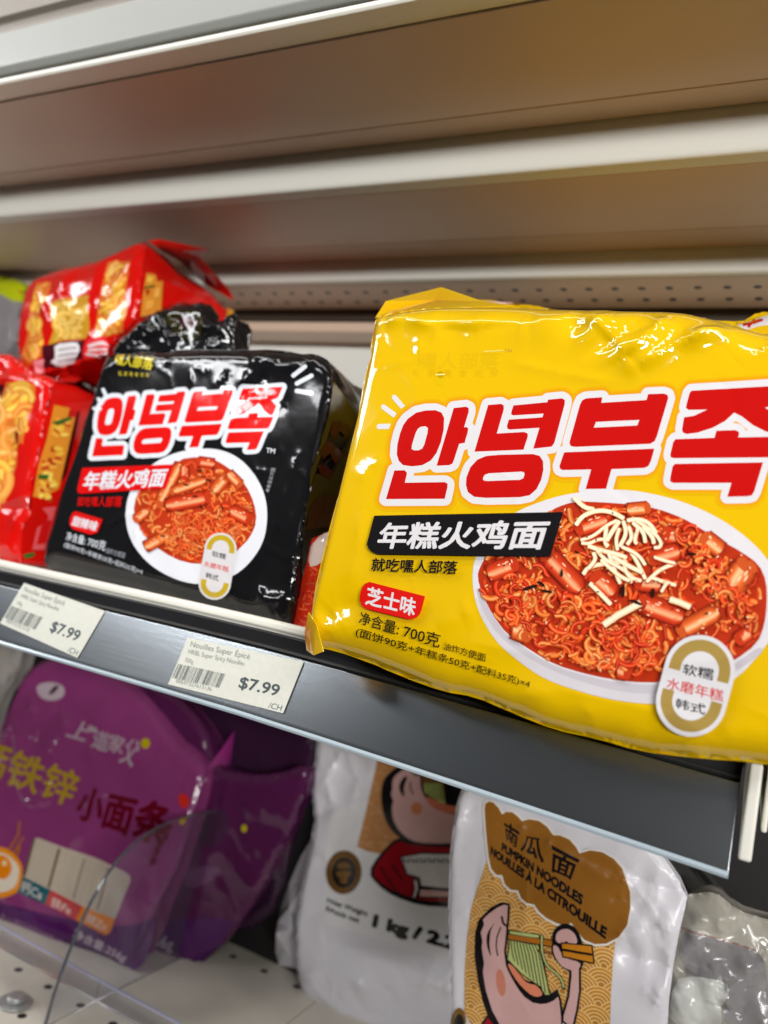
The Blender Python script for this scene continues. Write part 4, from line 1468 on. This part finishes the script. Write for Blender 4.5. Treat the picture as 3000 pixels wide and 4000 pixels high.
# ================================================================== lower shelf
P2 = zoom(0, 2550, 1.84333)
P3 = zoom(0, 3200, 1.659)
PU = C(140, 58, 116)
PU2 = C(86, 26, 96)
t = thing('noodle_bag', 'front purple noodle bag with clear window, behind the acrylic divider', 'noodle bag', (-.55, .60, DZ), 'purple noodle bags')
f = Face((-.435, .556, DZ), 9, 13, grid=.003, seed=71, bulge=.004, noise=.0004, facet=.0010)
f.set_outline([(260, 2545), (150, 2590), (80, 2660), (30, 2780), (-30, 3000), (-80, 3300), (-120, 3560), (0, 3610), (130, 3650), (250, 3700), (400, 3735), (500, 3800), (515, 3770), (545, 3720), (579, 3622), (639, 3489), (705, 3364), (745, 3230), (787, 3092), (814, 2995), (780, 2940), (700, 2880), (600, 2740), (450, 2600)],
              [.01, .008, .006, .006, .006, .008, .01, .012, .012, .012, .012, .008, .006, .006, .006, .006, .006, .006, .006, .008, .012, .014, .012, .012], 1)
for p, w, A in [(((130, 500), (160, 820), (180, 850)), .004, .0016), (((120, 780), (150, 980), (190, 1070), (260, 1090)), .0035, .0022), (((260, 1090), (420, 1050)), .004, .0018), (((300, 1010), (410, 930)), .004, .0016), (((620, 1190), (700, 970)), .005, .0016),
                 (((60, 620), (100, 500)), .006, .003), (((0, 720), (50, 760)), .005, .003), (((500, 1400), (660, 1260), (800, 1000)), .007, .0026), (((220, 350), (260, 450)), .006, .004), (((460, 460), (500, 560)), .006, .004), (((620, 730), (720, 720)), .005, .0016),
                 (((0, 560), (250, 620), (600, 900)), .02, .004)]:
    f.crease(0, P2(*p), w, A)
crinkle(f, P2, (0, 300, 1450, 1500), 34, 9, .003, .0009, (60, 220))
f.base(PU)
f.poly(P3((-150, 480), (0, 540), (200, 590), (480, 660), (700, 690), (850, 690), (960, 650), (1000, 640), (960, 900), (850, 1000), (400, 850), (0, 680), (-200, 620)), PU2, sm=1)
f.poly(P2((255, 250), (300, 215), (400, 210), (470, 250), (460, 320), (380, 350), (290, 330)), C(196, 178, 190), sm=2)
f.poly(P2((340, 300), (400, 230), (430, 240), (380, 300)), C(50, 20, 44), sm=1)
for i, (ch, q) in enumerate([('上', ((540, 475), (680, 520), (610, 640), (470, 600))), ('一', ((640, 520), (700, 540), (690, 580), (630, 560))), ('道', ((690, 545), (800, 580), (770, 720), (650, 680))), ('家', ((800, 575), (910, 610), (880, 740), (770, 700)))]):
    f.text(ch, P2(*q), C(176, 156, 168), .02)
f.text('父', P2((930, 610), (1030, 640), (950, 830), (850, 790)), C(176, 156, 168), .02)
f.poly(ellipse(P2((1048, 652))[0], 18, 20, 0, 16), C(190, 170, 10))
f.text('钙铁锌', P2((-150, 590), (600, 870), (500, 1115), (-240, 850)), C(176, 146, 34), .02)
f.text('小面条', P2((600, 950), (1290, 1100), (1190, 1420), (530, 1190)), C(104, 8, 30), .035)
f.poly(P2((1285, 1020), (1340, 1010), (1375, 1080), (1330, 1130), (1285, 1090)), C(214, 44, 30), sm=1)
f.poly(P2((1285, 1190), (1340, 1170), (1330, 1230), (1290, 1240)), C(204, 170, 30), sm=1)
for (x, y) in [(1190, 1320), (1130, 1420), (1100, 1500), (1060, 1180)]:
    f.poly(ellipse(P2((x, y))[0], 12, 22, .3, 12), C(110, 20, 50))
WIN = P3((215, 128), (250, 122), (400, 178), (620, 250), (800, 335), (838, 365), (842, 400), (740, 645), (535, 565), (330, 460), (148, 372))
f.poly(WIN, C(205, 190, 172))
rr = random.Random(8)
for k in range(34):
    u = k / 33 + rr.uniform(-.01, .01)
    a = (225 + u * 590, 128 + u * 232)
    b = (160 + u * 575, 372 + u * 262)
    f.strip(P3(*[(a[0] + (b[0] - a[0]) * q / 5, a[1] + (b[1] - a[1]) * q / 5) for q in range(6)]), rr.uniform(5, 11), [C(150, 130, 110), C(212, 198, 180), C(226, 216, 202), C(206, 190, 170), C(150, 130, 112)] if k % 9 else [C(110, 90, 76)] * 5, taper=False)
f.poly(P3((148, 372), (330, 458), (292, 552), (110, 470)), C(24, 96, 108))
f.poly(P3((330, 458), (536, 565), (490, 652), (292, 552)), C(206, 74, 78))
f.poly(P3((536, 565), (742, 645), (712, 725), (695, 745), (675, 748), (490, 652)), C(236, 134, 44))
for ch, q in [('钙Ca', ((150, 395), (285, 455), (265, 530), (130, 465))), ('铁Fe', ((345, 500), (475, 565), (450, 625), (320, 560))), ('锌Zn', ((570, 605), (700, 665), (675, 730), (545, 665)))]:
    f.text(ch, P3(*q), C(232, 222, 214), .01)
f.text('净含量:256g', P3((490, 708), (832, 870), (795, 935), (468, 775)), C(214, 196, 206), .012)
f.text('上一道科技股份有限公司', P3((0, 602), (408, 782), (400, 815), (-6, 648)), C(206, 150, 196), 0)
f.poly(P3((-60, 180), (10, 178), (70, 200), (135, 270), (152, 330), (130, 460), (60, 505), (-60, 520)), C(246, 150, 20), sm=1)
f.poly(P3((-60, 215), (10, 215), (60, 235), (115, 290), (130, 335), (110, 430), (50, 470), (-60, 480)), C(240, 226, 206), sm=1)
f.poly(ellipse(P3((10, 310))[0], 40, 48, -.2, 24), C(246, 140, 10))
f.poly(ellipse(P3((30, 285))[0], 10, 12, 0, 12), C(255, 220, 170))
for ln in [[(60, 200), (120, 100), (130, 20)], [(90, 215), (150, 120)], [(110, 240), (130, 180)]]:
    f.strokes([P3(*ln)], 4, C(190, 110, 30))
f.build('front_panel', M['film_dark'], t)
f.skirt('side_film', M['film_dark'], t, .03, PU, dirn=(.0, 1, .1), taper=.97, wob=.002)
flap('seal_ear', [(*P2((1490, 825))[0], .60), (*P2((1560, 740))[0], .61), (*P2((1690, 560))[0], .62), (*P2((1660, 800))[0], .62), (*P2((1540, 860))[0], .61)], [(0, 4, 3, 1), (1, 3, 2)], PU, M['film_dark'], t, cols=[PU, C(150, 50, 120), C(120, 30, 96), C(100, 24, 84), PU], sub=1)
flap('bottom_seal', [(*P3((690, 930))[0], .556), (*P3((830, 990))[0], .558), (*P3((885, 1080))[0], .550), (*P3((870, 1140))[0], .544), (*P3((780, 1110))[0], .546), (*P3((710, 1040))[0], .549)], [(0, 5, 4, 3, 2, 1)], PU2, M['film_dark'], t, sub=0)

P1 = zoom(0, 2400, 1.106)
t = thing('noodle_bag', 'second purple noodle bag, coloured darker for the shade behind the front purple one', 'noodle bag', (-.50, .70, DZ), 'purple noodle bags')
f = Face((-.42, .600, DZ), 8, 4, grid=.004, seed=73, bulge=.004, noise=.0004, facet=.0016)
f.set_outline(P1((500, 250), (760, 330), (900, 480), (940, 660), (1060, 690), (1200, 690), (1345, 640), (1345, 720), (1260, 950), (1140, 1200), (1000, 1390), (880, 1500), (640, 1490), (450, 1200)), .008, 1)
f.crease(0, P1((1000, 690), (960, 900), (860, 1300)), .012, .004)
f.base(C(84, 30, 74))  # darker purple than the front bag: shade put into the base colour
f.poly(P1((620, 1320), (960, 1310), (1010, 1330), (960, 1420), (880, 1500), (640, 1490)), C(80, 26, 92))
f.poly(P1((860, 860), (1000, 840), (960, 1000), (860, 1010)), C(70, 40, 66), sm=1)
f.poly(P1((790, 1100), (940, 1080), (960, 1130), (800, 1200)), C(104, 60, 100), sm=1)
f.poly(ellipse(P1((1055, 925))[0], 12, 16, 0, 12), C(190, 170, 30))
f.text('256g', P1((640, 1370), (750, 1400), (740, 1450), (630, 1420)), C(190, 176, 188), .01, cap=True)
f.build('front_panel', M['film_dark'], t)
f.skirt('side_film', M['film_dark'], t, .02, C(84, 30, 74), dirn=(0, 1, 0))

t = thing('noodle_bag', 'added purple noodle bag at the back, coloured near black for the deep shade under the price rail', 'noodle bag', (-.40, .645, DZ), 'purple noodle bags')
f = Face((-.44, .646, DZ), 0, 0, grid=.006, seed=74, bulge=.002, noise=.0004, facet=.001)
f.set_outline(P1((620, 200), (1000, 280), (1360, 360), (1372, 640), (1330, 800), (1240, 1100), (1180, 1330), (900, 1400), (640, 1300)), .008, 1)
f.base(C(56, 28, 54))  # bag added to fill the dark gap, deep shade put into its colour
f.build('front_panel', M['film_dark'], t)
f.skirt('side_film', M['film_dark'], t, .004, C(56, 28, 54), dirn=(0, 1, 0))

t = thing('pouch', 'pale clear pouch at the left edge beneath the price rail', 'pouch', (-.80, .60, DZ))
f = Face((-.8, .615, DZ), 0, 4, grid=.01, seed=75, noise=.001)
f.set_outline([(-120, 2430), (70, 2440), (110, 2500), (85, 2590), (45, 2650), (0, 2720), (-60, 2900), (-140, 3100)], .012, 1)
f.base(C(170, 164, 160))
f.build('front_panel', M['film_satin'], t)
f.skirt('side_film', M['film_satin'], t, .02, C(170, 164, 160), dirn=(0, 1, 0))

# ---------------------------------------------------------------- silver noodle bags
SV = C(226, 224, 232)
LB = C(230, 230, 234)
GD = C(188, 130, 48)
GD2 = C(150, 100, 36)
SK = C(214, 170, 168)
KK = C(26, 22, 24)
GR = C(176, 190, 110)
P4 = zoom(1050, 2800, 1.84375)
P5 = zoom(1750, 3000, 2.07375)
P6 = zoom(2400, 2850, 1.92333)

t = thing('noodle_bag', 'silver noodle bag marked 1 kg, half hidden behind the pumpkin bag', 'noodle bag', (-.30, .66, DZ), 'silver noodle bags')
f = Face((-.32, .632, DZ), 3, 3, grid=.003, seed=81, bulge=.003, noise=.0005, facet=.0014)
f.set_outline(P4((360, 60), (345, 250), (318, 450), (330, 700), (325, 860), (270, 1100), (225, 1320), (208, 1500), (210, 1700), (218, 1850), (240, 1960), (285, 2060), (520, 2190), (800, 2300), (1500, 2420), (1560, 1800), (1500, 1000), (1480, 300), (1000, 100)),
              [.008] * 9 + [.012, .014, .014, .014, .014, .01, .01, .01, .01, .01], 1)
for p, w, A in [(((420, 460), (540, 220)), .008, .004), (((430, 470), (480, 650)), .006, .004), (((560, 230), (650, 450), (600, 640)), .008, .003), (((330, 700), (470, 660)), .007, -.003), (((240, 1880), (420, 1800), (640, 1860), (700, 1920)), .010, .004),
                 (((520, 2040), (600, 1920)), .006, .004), (((300, 1640), (440, 1580)), .007, .002), (((700, 1960), (1000, 1860), (1300, 1900)), .014, .004), (((350, 1950), (460, 2080)), .006, .003), (((200, 1500), (320, 1700)), .01, .003), (((1260, 1920), (1330, 1960)), .005, .003)]:
    f.crease(0, P4(*p), w, A)
crinkle(f, P4, (220, 200, 700, 2100), 26, 4, .0035, .0012, (60, 200))
crinkle(f, P4, (250, 1800, 1350, 2150), 14, 5, .004, .0018, (100, 300))
f.base(SV)
f.poly(P4((420, 900), (440, 700), (700, 600), (1480, 500), (1500, 1770), (1320, 1765), (420, 1490), (395, 1300)), LB)
f.poly(P4((790, 270), (745, 480), (695, 700), (635, 935), (700, 965), (790, 985), (1480, 1000), (1480, 260)), C(190, 134, 84))
r_ = random.Random(5)
for _ in range(70):
    x, y = r_.uniform(660, 900), r_.uniform(330, 960)
    if x > 790 - (y - 270) * .235 + 14:
        f.strokes([smooth(P4((x - 14, y), (x, y - 12), (x + 14, y)), 1, False)], 1.6, C(214, 166, 116))
# seated eater, printed: robe, apron, head tipped back, bowl at the mouth
f.poly(P4((715, 1120), (800, 985), (930, 860), (1010, 900), (1480, 930), (1480, 1400), (1310, 1372), (1100, 1362), (900, 1295), (780, 1210)), KK, sm=1)
f.poly(P4((740, 1120), (815, 1005), (935, 885), (1010, 925), (1480, 950), (1480, 1330), (1290, 1330), (1110, 1325), (920, 1265), (800, 1195)), C(150, 14, 30), sm=1)
f.poly(P4((945, 1005), (1100, 975), (1480, 985), (1480, 1250), (1270, 1245), (1090, 1228), (1080, 1165), (1030, 1148), (985, 1140), (970, 1070)), KK)
f.poly(P4((955, 1015), (1105, 988), (1470, 998), (1470, 1235), (1265, 1232), (1100, 1215), (1090, 1158), (1035, 1138), (1000, 1128), (980, 1070)), C(214, 212, 212))
for x in range(970, 1300, 62):
    f.strokes([P4((x, 1050), (x, 1020), (x + 20, 1050), (x + 40, 1020), (x + 40, 1050))], 2.4, C(90, 84, 100))
f.strokes([P4((800, 1075), (850, 1160), (930, 1270))], 3, KK)
f.strokes([P4((890, 1070), (960, 1170))], 3, KK)
f.poly(P4((1080, 1225), (1300, 1245), (1480, 1260), (1480, 1310), (1290, 1310), (1080, 1305)), KK)
f.poly(P4((1090, 1245), (1300, 1258), (1480, 1270), (1480, 1298), (1290, 1296), (1090, 1292)), SK)
f.poly(P4((1035, 1150), (1075, 1165), (1090, 1230), (1070, 1315), (1025, 1325), (1050, 1240)), KK, sm=1)
f.poly(P4((1045, 1170), (1066, 1182), (1075, 1232), (1055, 1300), (1038, 1305), (1060, 1240)), C(226, 224, 224), sm=1)
f.poly(P4((808, 560), (818, 480), (850, 415), (930, 355), (1030, 325), (1480, 320), (1480, 930), (1150, 935), (1010, 912), (930, 865), (860, 790), (820, 690)), KK, sm=1)
f.poly(P4((890, 470), (905, 430), (960, 385), (1040, 352), (1085, 360), (1090, 430), (1095, 520), (1140, 610), (1220, 670), (1290, 700), (1480, 720), (1480, 905), (1150, 915), (1020, 890), (940, 820), (895, 740), (885, 650), (900, 600), (880, 560), (893, 520)), SK, sm=1)
f.poly(P4((1100, 385), (1240, 400), (1262, 480), (1270, 640), (1190, 600), (1115, 550)), C(120, 82, 36))
f.poly(P4((1120, 480), (1245, 478), (1275, 640), (1200, 595), (1125, 545)), GR)
for x in (1140, 1165, 1190, 1215, 1235):
    f.strokes([P4((x, 482), (x + 22, 600))], 2.2, C(70, 76, 40))
f.poly(P4((1125, 570), (1200, 600), (1280, 635), (1400, 650), (1400, 700), (1285, 695), (1200, 668), (1140, 615)), C(214, 120, 90), sm=1)
f.poly(ellipse(P4((1065, 660))[0], 22, 24, 0, 20), C(206, 128, 84))
f.poly(P4((988, 420), (1000, 440), (975, 500), (972, 540), (985, 578), (955, 560), (935, 510), (950, 460)), KK, sm=2)
f.strokes([P4((1020, 470), (1022, 520), (1040, 555))], 2.5, C(60, 40, 44))
f.strokes([P4((1035, 395), (1060, 420), (1090, 410))], 4, KK)
# round seal
f.poly(ellipse(P4((540, 1120))[0], 70, 86, .06, 40), C(120, 84, 36))
f.poly(ellipse(P4((542, 1122))[0], 48, 60, .06, 36), C(36, 32, 32))
f.poly(P4((480, 1110), (600, 1110), (580, 1150), (560, 1165), (570, 1200), (510, 1200), (520, 1165), (495, 1150)), C(128, 92, 44), sm=1)
f.poly(P4((490, 1095), (500, 1055), (540, 1040), (580, 1055), (595, 1095)), C(118, 84, 40), sm=1)
f.strokes([smooth([P4((540 + 112 * math.cos(a), 1120 + 138 * math.sin(a)))[0] for a in (x * .3 for x in range(21))], 1, True)], 2.0, C(80, 54, 24))
f.text('Net Weight', P4((452, 1312), (718, 1400), (708, 1438), (442, 1348)), KK, .03, cap=True)
f.text('Poids net', P4((446, 1375), (658, 1448), (650, 1485), (437, 1410)), KK, .03, cap=True)
f.text('净', P4((418, 1300), (444, 1308), (438, 1342), (412, 1334)), KK, .02)
f.text('重', P4((414, 1358), (440, 1366), (434, 1402), (408, 1394)), KK, .02)
f.text('1 kg / 2.2 lb', P4((758, 1418), (1560, 1640), (1545, 1745), (740, 1512)), KK, .075, cap=True)
f.build('front_panel', M['film_satin'], t)
f.skirt('side_film', M['film_satin'], t, .012, SV, dirn=(0, 1, 0))
flap('side_gusset', [(*P4((330, 850))[0], .648), (*P4((235, 1000))[0], .655), (*P4((150, 1200))[0], .658), (*P4((85, 1400))[0], .66), (*P4((52, 1560))[0], .62), (*P4((50, 1690))[0], .66), (*P4((75, 1785))[0], .66), (*P4((215, 1815))[0], .655), (*P4((225, 1500))[0], .652), (*P4((260, 1200))[0], .652)],
     [(0, 9, 2, 1), (2, 9, 8, 4, 3), (4, 8, 7, 6, 5)], SV, M['film_satin'], t, sub=1)

# ---- pumpkin noodle bag in front
t = thing('noodle_bag', 'silver bag of pumpkin noodles with brown cloud sign and gold wave pattern', 'noodle bag', (-.13, .50, DZ), 'silver noodle bags')
f = Face((-.22, .490, -.352), 4, 3, grid=.0022, seed=91, bulge=.003, noise=.0004, facet=.0010)
f.set_outline([(1766, 4120), (1758, 3800), (1752, 3600), (1756, 3400), (1770, 3250), (1790, 3120), (1822, 3030), (1870, 2940), (2000, 2900), (2300, 3000), (2480, 3130), (2556, 3292), (2691, 3495), (2672, 3560), (2655, 3630), (2640, 3720), (2629, 3786), (2615, 3900), (2600, 4120)],
              [.006, .006, .006, .006, .006, .008, .01, .012, .012, .01, .01, .008, .004, .004, .004, .004, .004, .004, .006], 1)
for p, w, A in [(((560, 460), (640, 500), (800, 570), (850, 620), (1060, 740), (1330, 910)), .0035, .0014), (((1330, 910), (1400, 890), (1450, 920)), .003, .0010), (((1440, 900), (1640, 1100)), .003, .0007), (((60, 400), (140, 420)), .006, .003), (((110, 150), (60, 420), (20, 900)), .008, .003),
                 (((250, 700), (170, 1300), (130, 1900)), .009, -.002), (((600, 470), (650, 780), (640, 1300)), .004, .0008), (((1370, 1340), (1440, 1320)), .004, .0014)]:
    f.crease(0, P5(*p), w, A)
f.crease(0, P6((100, 1060), (300, 1180), (560, 1240)), .010, -.004)
f.crease(0, P6((0, 1660), (220, 1730), (430, 1780)), .010, -.004)
f.crease(0, P6((60, 1560), (250, 1500), (480, 1500)), .010, .003)
f.crease(0, P6((150, 1150), (320, 1400)), .002, .0007)
crinkle(f, P5, (1350, 900, 1800, 2000), 12, 6, .0035, .0012, (60, 240))
crinkle(f, P5, (20, 100, 300, 2000), 10, 7, .003, .0010, (60, 200))
crinkle(f, P5, (300, 300, 1450, 1900), 12, 8, .002, .0003, (60, 240))
f.base(SV)
GOLDP = P5((318, 735), (270, 880), (225, 1010), (185, 1150), (155, 1380), (137, 1640), (135, 1975), (170, 2040), (215, 2120), (216, 2300), (1305, 2300), (1312, 2074), (1322, 1800), (1338, 1550), (1358, 1385), (1200, 1420), (1000, 1260), (700, 1110), (480, 960), (350, 820))
f.poly(GOLDP, C(200, 140, 56))
gp = f.loc(dens(GOLDP, 40))
gx = [p[0] for p in gp]
gy = [p[1] for p in gp]
LN = C(236, 206, 148)
rad_ = .0105
lay0 = f.nl(None)
row = 0
yy = max(gy) + rad_
while yy > min(gy) - rad_:
    L0 = lay0 + row * 12
    k = 0
    xx = min(gx) - rad_ + (rad_ if row % 2 else 0)
    while xx < max(gx) + rad_:
        for q in range(5):
            rq = rad_ * (1 - q * .19)
            for sgn, cc in ((0, LN), (1, mix(C(206, 142, 50), C(186, 122, 44), q / 4))):
                rr_ = rq - sgn * rad_ * .055
                disc = ellipse((xx, yy), rr_, rr_, 0, 22)
                ins = [inside(p, gp) for p in disc]
                if not any(ins):
                    continue
                if all(ins):
                    v, tr = disc, [(0, i, i + 1) for i in range(1, 21)]
                else:
                    v, tr = cdt([disc], (), gp)
                f.tri_add(v, tr, cc, L0 + q * 2 + sgn)
        xx += 2 * rad_
    yy -= rad_ * .52
    row += 1
f.layer = lay0 + row * 12 + 14
CLOUD = P5((297, 330), (303, 290), (330, 270), (365, 275), (410, 320), (440, 375), (475, 352), (525, 358), (565, 390), (600, 430), (660, 414), (740, 428), (805, 475), (852, 543), (910, 545), (985, 578), (1040, 640), (1065, 690), (1150, 665), (1250, 680), (1345, 735), (1410, 810), (1442, 900), (1474, 1000),
           (1478, 1130), (1452, 1270), (1380, 1370), (1285, 1420), (1190, 1424), (1105, 1390), (1045, 1320), (1000, 1252), (950, 1275), (880, 1255), (800, 1215), (735, 1160), (700, 1105), (640, 1092), (592, 1050), (568, 990), (510, 985), (462, 940), (440, 866), (392, 865), (352, 815), (330, 720), (318, 600), (305, 450))
f.strokes([closed(CLOUD)], 8, C(236, 232, 226), fills=[CLOUD])
f.poly(CLOUD, C(152, 100, 36))
for ch, q in [('南', ((450, 415), (585, 490), (560, 655), (472, 580))), ('瓜', ((625, 535), (770, 575), (782, 778), (585, 668))), ('面', ((842, 622), (1068, 742), (1004, 908), (830, 835)))]:
    f.text(ch, P5(*q), KK, .022)
f.text('PUMPKIN NOODLES', P5((440, 598), (1102, 1030), (1086, 1115), (433, 668)), KK, .06, cap=True)
f.text('NOUILLES À LA CITROUILLE', P5((352, 628), (1294, 1296), (1278, 1388), (344, 698)), KK, .06, cap=True)
f.poly(P5((365, 180), (520, 215), (680, 240), (655, 312), (600, 300), (500, 255), (400, 210)), C(196, 20, 30))
for ln, w in [(((893, 382), (930, 345)), 9), (((1046, 442), (1110, 445), (1160, 425)), 9), (((1195, 498), (1300, 525), (1405, 535)), 11), (((745, 300), (790, 280)), 6)]:
    f.strokes([P5(*ln)], w, KK)
# the eater printed on the bag
FACE = P5((487, 1112), (455, 1105), (400, 1130), (330, 1180), (285, 1225), (295, 1265), (268, 1330), (282, 1400), (275, 1450), (295, 1580), (285, 1650), (310, 1800), (360, 1960), (420, 2074), (450, 2150), (920, 2150), (915, 2000), (902, 1880), (888, 1840), (840, 1885), (760, 1908), (690, 1898), (620, 1850), (560, 1770), (500, 1660), (465, 1560), (455, 1480), (470, 1350), (482, 1200))
HAIR = P5((490, 1095), (430, 1088), (350, 1130), (250, 1230), (222, 1340), (218, 1520), (245, 1720), (285, 1890), (330, 2020), (375, 2150), (450, 2150), (400, 1700), (440, 1300))
f.strokes([closed(FACE)], 9, KK, fills=[FACE, HAIR])
f.poly(FACE, SK)
f.poly(P5((465, 1545), (530, 1580), (600, 1690), (650, 1725), (705, 1725), (765, 1775), (800, 1840), (860, 1810), (893, 1782), (902, 1840), (850, 1888), (770, 1912), (690, 1898), (600, 1832), (530, 1722), (470, 1605)), KK, sm=1)
NOO = P5((502, 1318), (735, 1348), (742, 1480), (825, 1832), (790, 1832), (750, 1765), (690, 1725), (600, 1660), (486, 1545), (500, 1450))
f.strokes([closed(NOO)], 4, KK, fills=[NOO])
f.poly(NOO, C(190, 200, 128))
for k in range(10):
    x0 = 512 + k * 24
    f.strokes([P5((x0, 1400 + k * 3), (x0 + 10 + k * 3, 1500), (x0 + 30 + k * 7, min(1560 + k * 32, 1820)))], 1.9, KK)
f.poly(P5((482, 1578), (520, 1592), (570, 1652), (620, 1722), (670, 1748), (712, 1752), (752, 1792), (770, 1832), (738, 1850), (690, 1845), (622, 1792), (560, 1722), (510, 1642)), C(226, 136, 104), sm=1)
f.poly(P5((392, 1232), (352, 1300), (340, 1370), (338, 1440), (355, 1535), (325, 1470), (312, 1400), (320, 1330)), KK, sm=1)
f.strokes([P5((428, 1290), (398, 1370), (392, 1440), (405, 1515))], 2.6, KK)
f.strokes([P5((438, 1205), (450, 1255), (472, 1275))], 4.4, KK)
f.poly(ellipse(P5((430, 1735))[0], 18, 53, -.12, 28), C(206, 130, 108))
ST1 = P5((490, 1345), (860, 1398), (860, 1445), (490, 1382))
ST2 = P5((925, 1420), (1162, 1440), (1178, 1572), (935, 1520))
f.strokes([closed(ST1)], 4, KK, fills=[ST1])
f.poly(ST1, C(176, 106, 30))
f.strokes([P5((740, 1475), (860, 1500))], 6, KK)
f.strokes([P5((745, 1475), (860, 1498))], 3, C(176, 106, 30))
f.strokes([smooth(P5((762, 1360), (760, 1480), (800, 1600), (880, 1660), (930, 1720), (940, 1780)), 2, False)], 6.5, KK)
f.strokes([smooth(P5((762, 1360), (760, 1480), (800, 1600), (880, 1660), (930, 1720), (938, 1770)), 2, False)], 3.4, C(190, 200, 128))
ARM = P5((1000, 1600), (1060, 1580), (1062, 1800), (1040, 1950), (1012, 2074), (1000, 2200), (930, 2200), (940, 2000), (985, 1850), (1003, 1680))
f.strokes([closed(ARM)], 9, KK, fills=[ARM])
f.poly(P5((845, 1400), (850, 1330), (900, 1268), (960, 1253), (1035, 1285), (1080, 1370), (1105, 1480), (1105, 1570), (1060, 1680), (980, 1650), (890, 1580), (838, 1500)), KK, sm=2)
f.poly(ARM, SK)
f.poly(P5((872, 1372), (885, 1328), (930, 1300), (985, 1302), (1035, 1345), (1055, 1420), (985, 1432), (965, 1395), (930, 1418), (885, 1412)), SK, sm=1)
f.poly(P5((852, 1428), (895, 1445), (912, 1490), (960, 1540), (1075, 1570), (1070, 1620), (1010, 1640), (930, 1610), (880, 1550), (855, 1490)), SK, sm=1)
f.strokes([closed(ST2)], 6, KK, fills=[ST2])
f.poly(ST2, C(206, 132, 34))
f.strokes([P5((930, 1468), (1165, 1508))], 5, KK)
f.poly(P5((330, 1985), (415, 2090), (440, 2250), (250, 2250), (275, 2060)), KK)
f.poly(P5((325, 2020), (385, 2090), (400, 2250), (270, 2250), (290, 2075)), C(160, 16, 30))
f.poly(P5((920, 2030), (960, 2060), (1000, 2110), (1000, 2250), (905, 2250)), KK)
f.poly(P5((930, 2060), (960, 2080), (985, 2120), (985, 2250), (915, 2250)), C(226, 226, 228))
f.poly(ellipse(P5((85, 2060))[0], 30, 58, .1, 30), C(128, 94, 40))
f.poly(ellipse(P5((90, 2075))[0], 20, 42, .1, 30), C(40, 34, 32))
f.build('front_panel', M['film_satin'], t)
f.skirt('side_film', M['film_satin'], t, .010, SV, dirn=(0, 1, 0), taper=.99, wob=0)

# ---- the clear crinkled bag beside it
t = thing('noodle_bag', 'crinkled clear silver bag at the lower right corner beside the pumpkin noodles', 'noodle bag', (.0, .52, DZ))
f = Face((-.06, .512, -.352), 8, 6, grid=.003, seed=95, bulge=.003, noise=.0003, facet=.0020)
f.set_outline(P6((480, 1260), (600, 1225), (760, 1215), (900, 1330), (1154, 1440), (1500, 1500), (1500, 2500), (300, 2500), (380, 1800)), [.006, .008, .01, .012, .012, .01, .01, .01, .006], 1)
r_ = random.Random(77)
for p, w, A in [(((560, 1450), (700, 1380), (860, 1420), (960, 1380)), .006, .004), (((770, 1430), (790, 1530)), .005, .004), (((500, 1490), (700, 1560), (1000, 1650)), .004, .003), (((580, 1530), (660, 1650)), .006, .004), (((480, 1780), (540, 1840)), .006, -.005),
                 (((450, 1930), (600, 1860), (820, 1880), (860, 1960)), .008, .006), (((860, 1960), (800, 2060), (810, 2200)), .008, .005), (((450, 2100), (640, 1990), (800, 2000)), .008, .004), (((1070, 1640), (1154, 1760)), .008, .006), (((950, 1700), (1000, 1850)), .008, .005), (((600, 1500), (520, 1700)), .006, .003)]:
    f.crease(0, P6(*p), w, A)
for _ in range(60):
    x, y = r_.uniform(500, 1150), r_.uniform(1300, 2250)
    a = r_.uniform(0, 3.14)
    L = r_.uniform(40, 140)
    f.crease(0, P6((x, y), (x + L * math.cos(a), y + L * math.sin(a))), r_.uniform(.003, .006), r_.uniform(-.003, .003))
f.base(C(176, 172, 162))
f.poly(P6((520, 1480), (700, 1550), (1060, 1640), (1154, 1780), (1154, 2300), (820, 2250), (830, 2000), (460, 1760)), C(150, 148, 150), sm=1)
f.poly(P6((440, 1880), (600, 1850), (840, 1890), (870, 1980), (800, 2080), (810, 2250), (400, 2250)), C(222, 224, 220), sm=1)
f.strokes([P6((500, 1485), (720, 1555), (1060, 1655))], 2.6, C(150, 110, 96))
f.build('front_panel', M['clearfilm'], t)
f.skirt('side_film', M['clearfilm'], t, .02, C(128, 124, 116), dirn=(0, 1, 0))
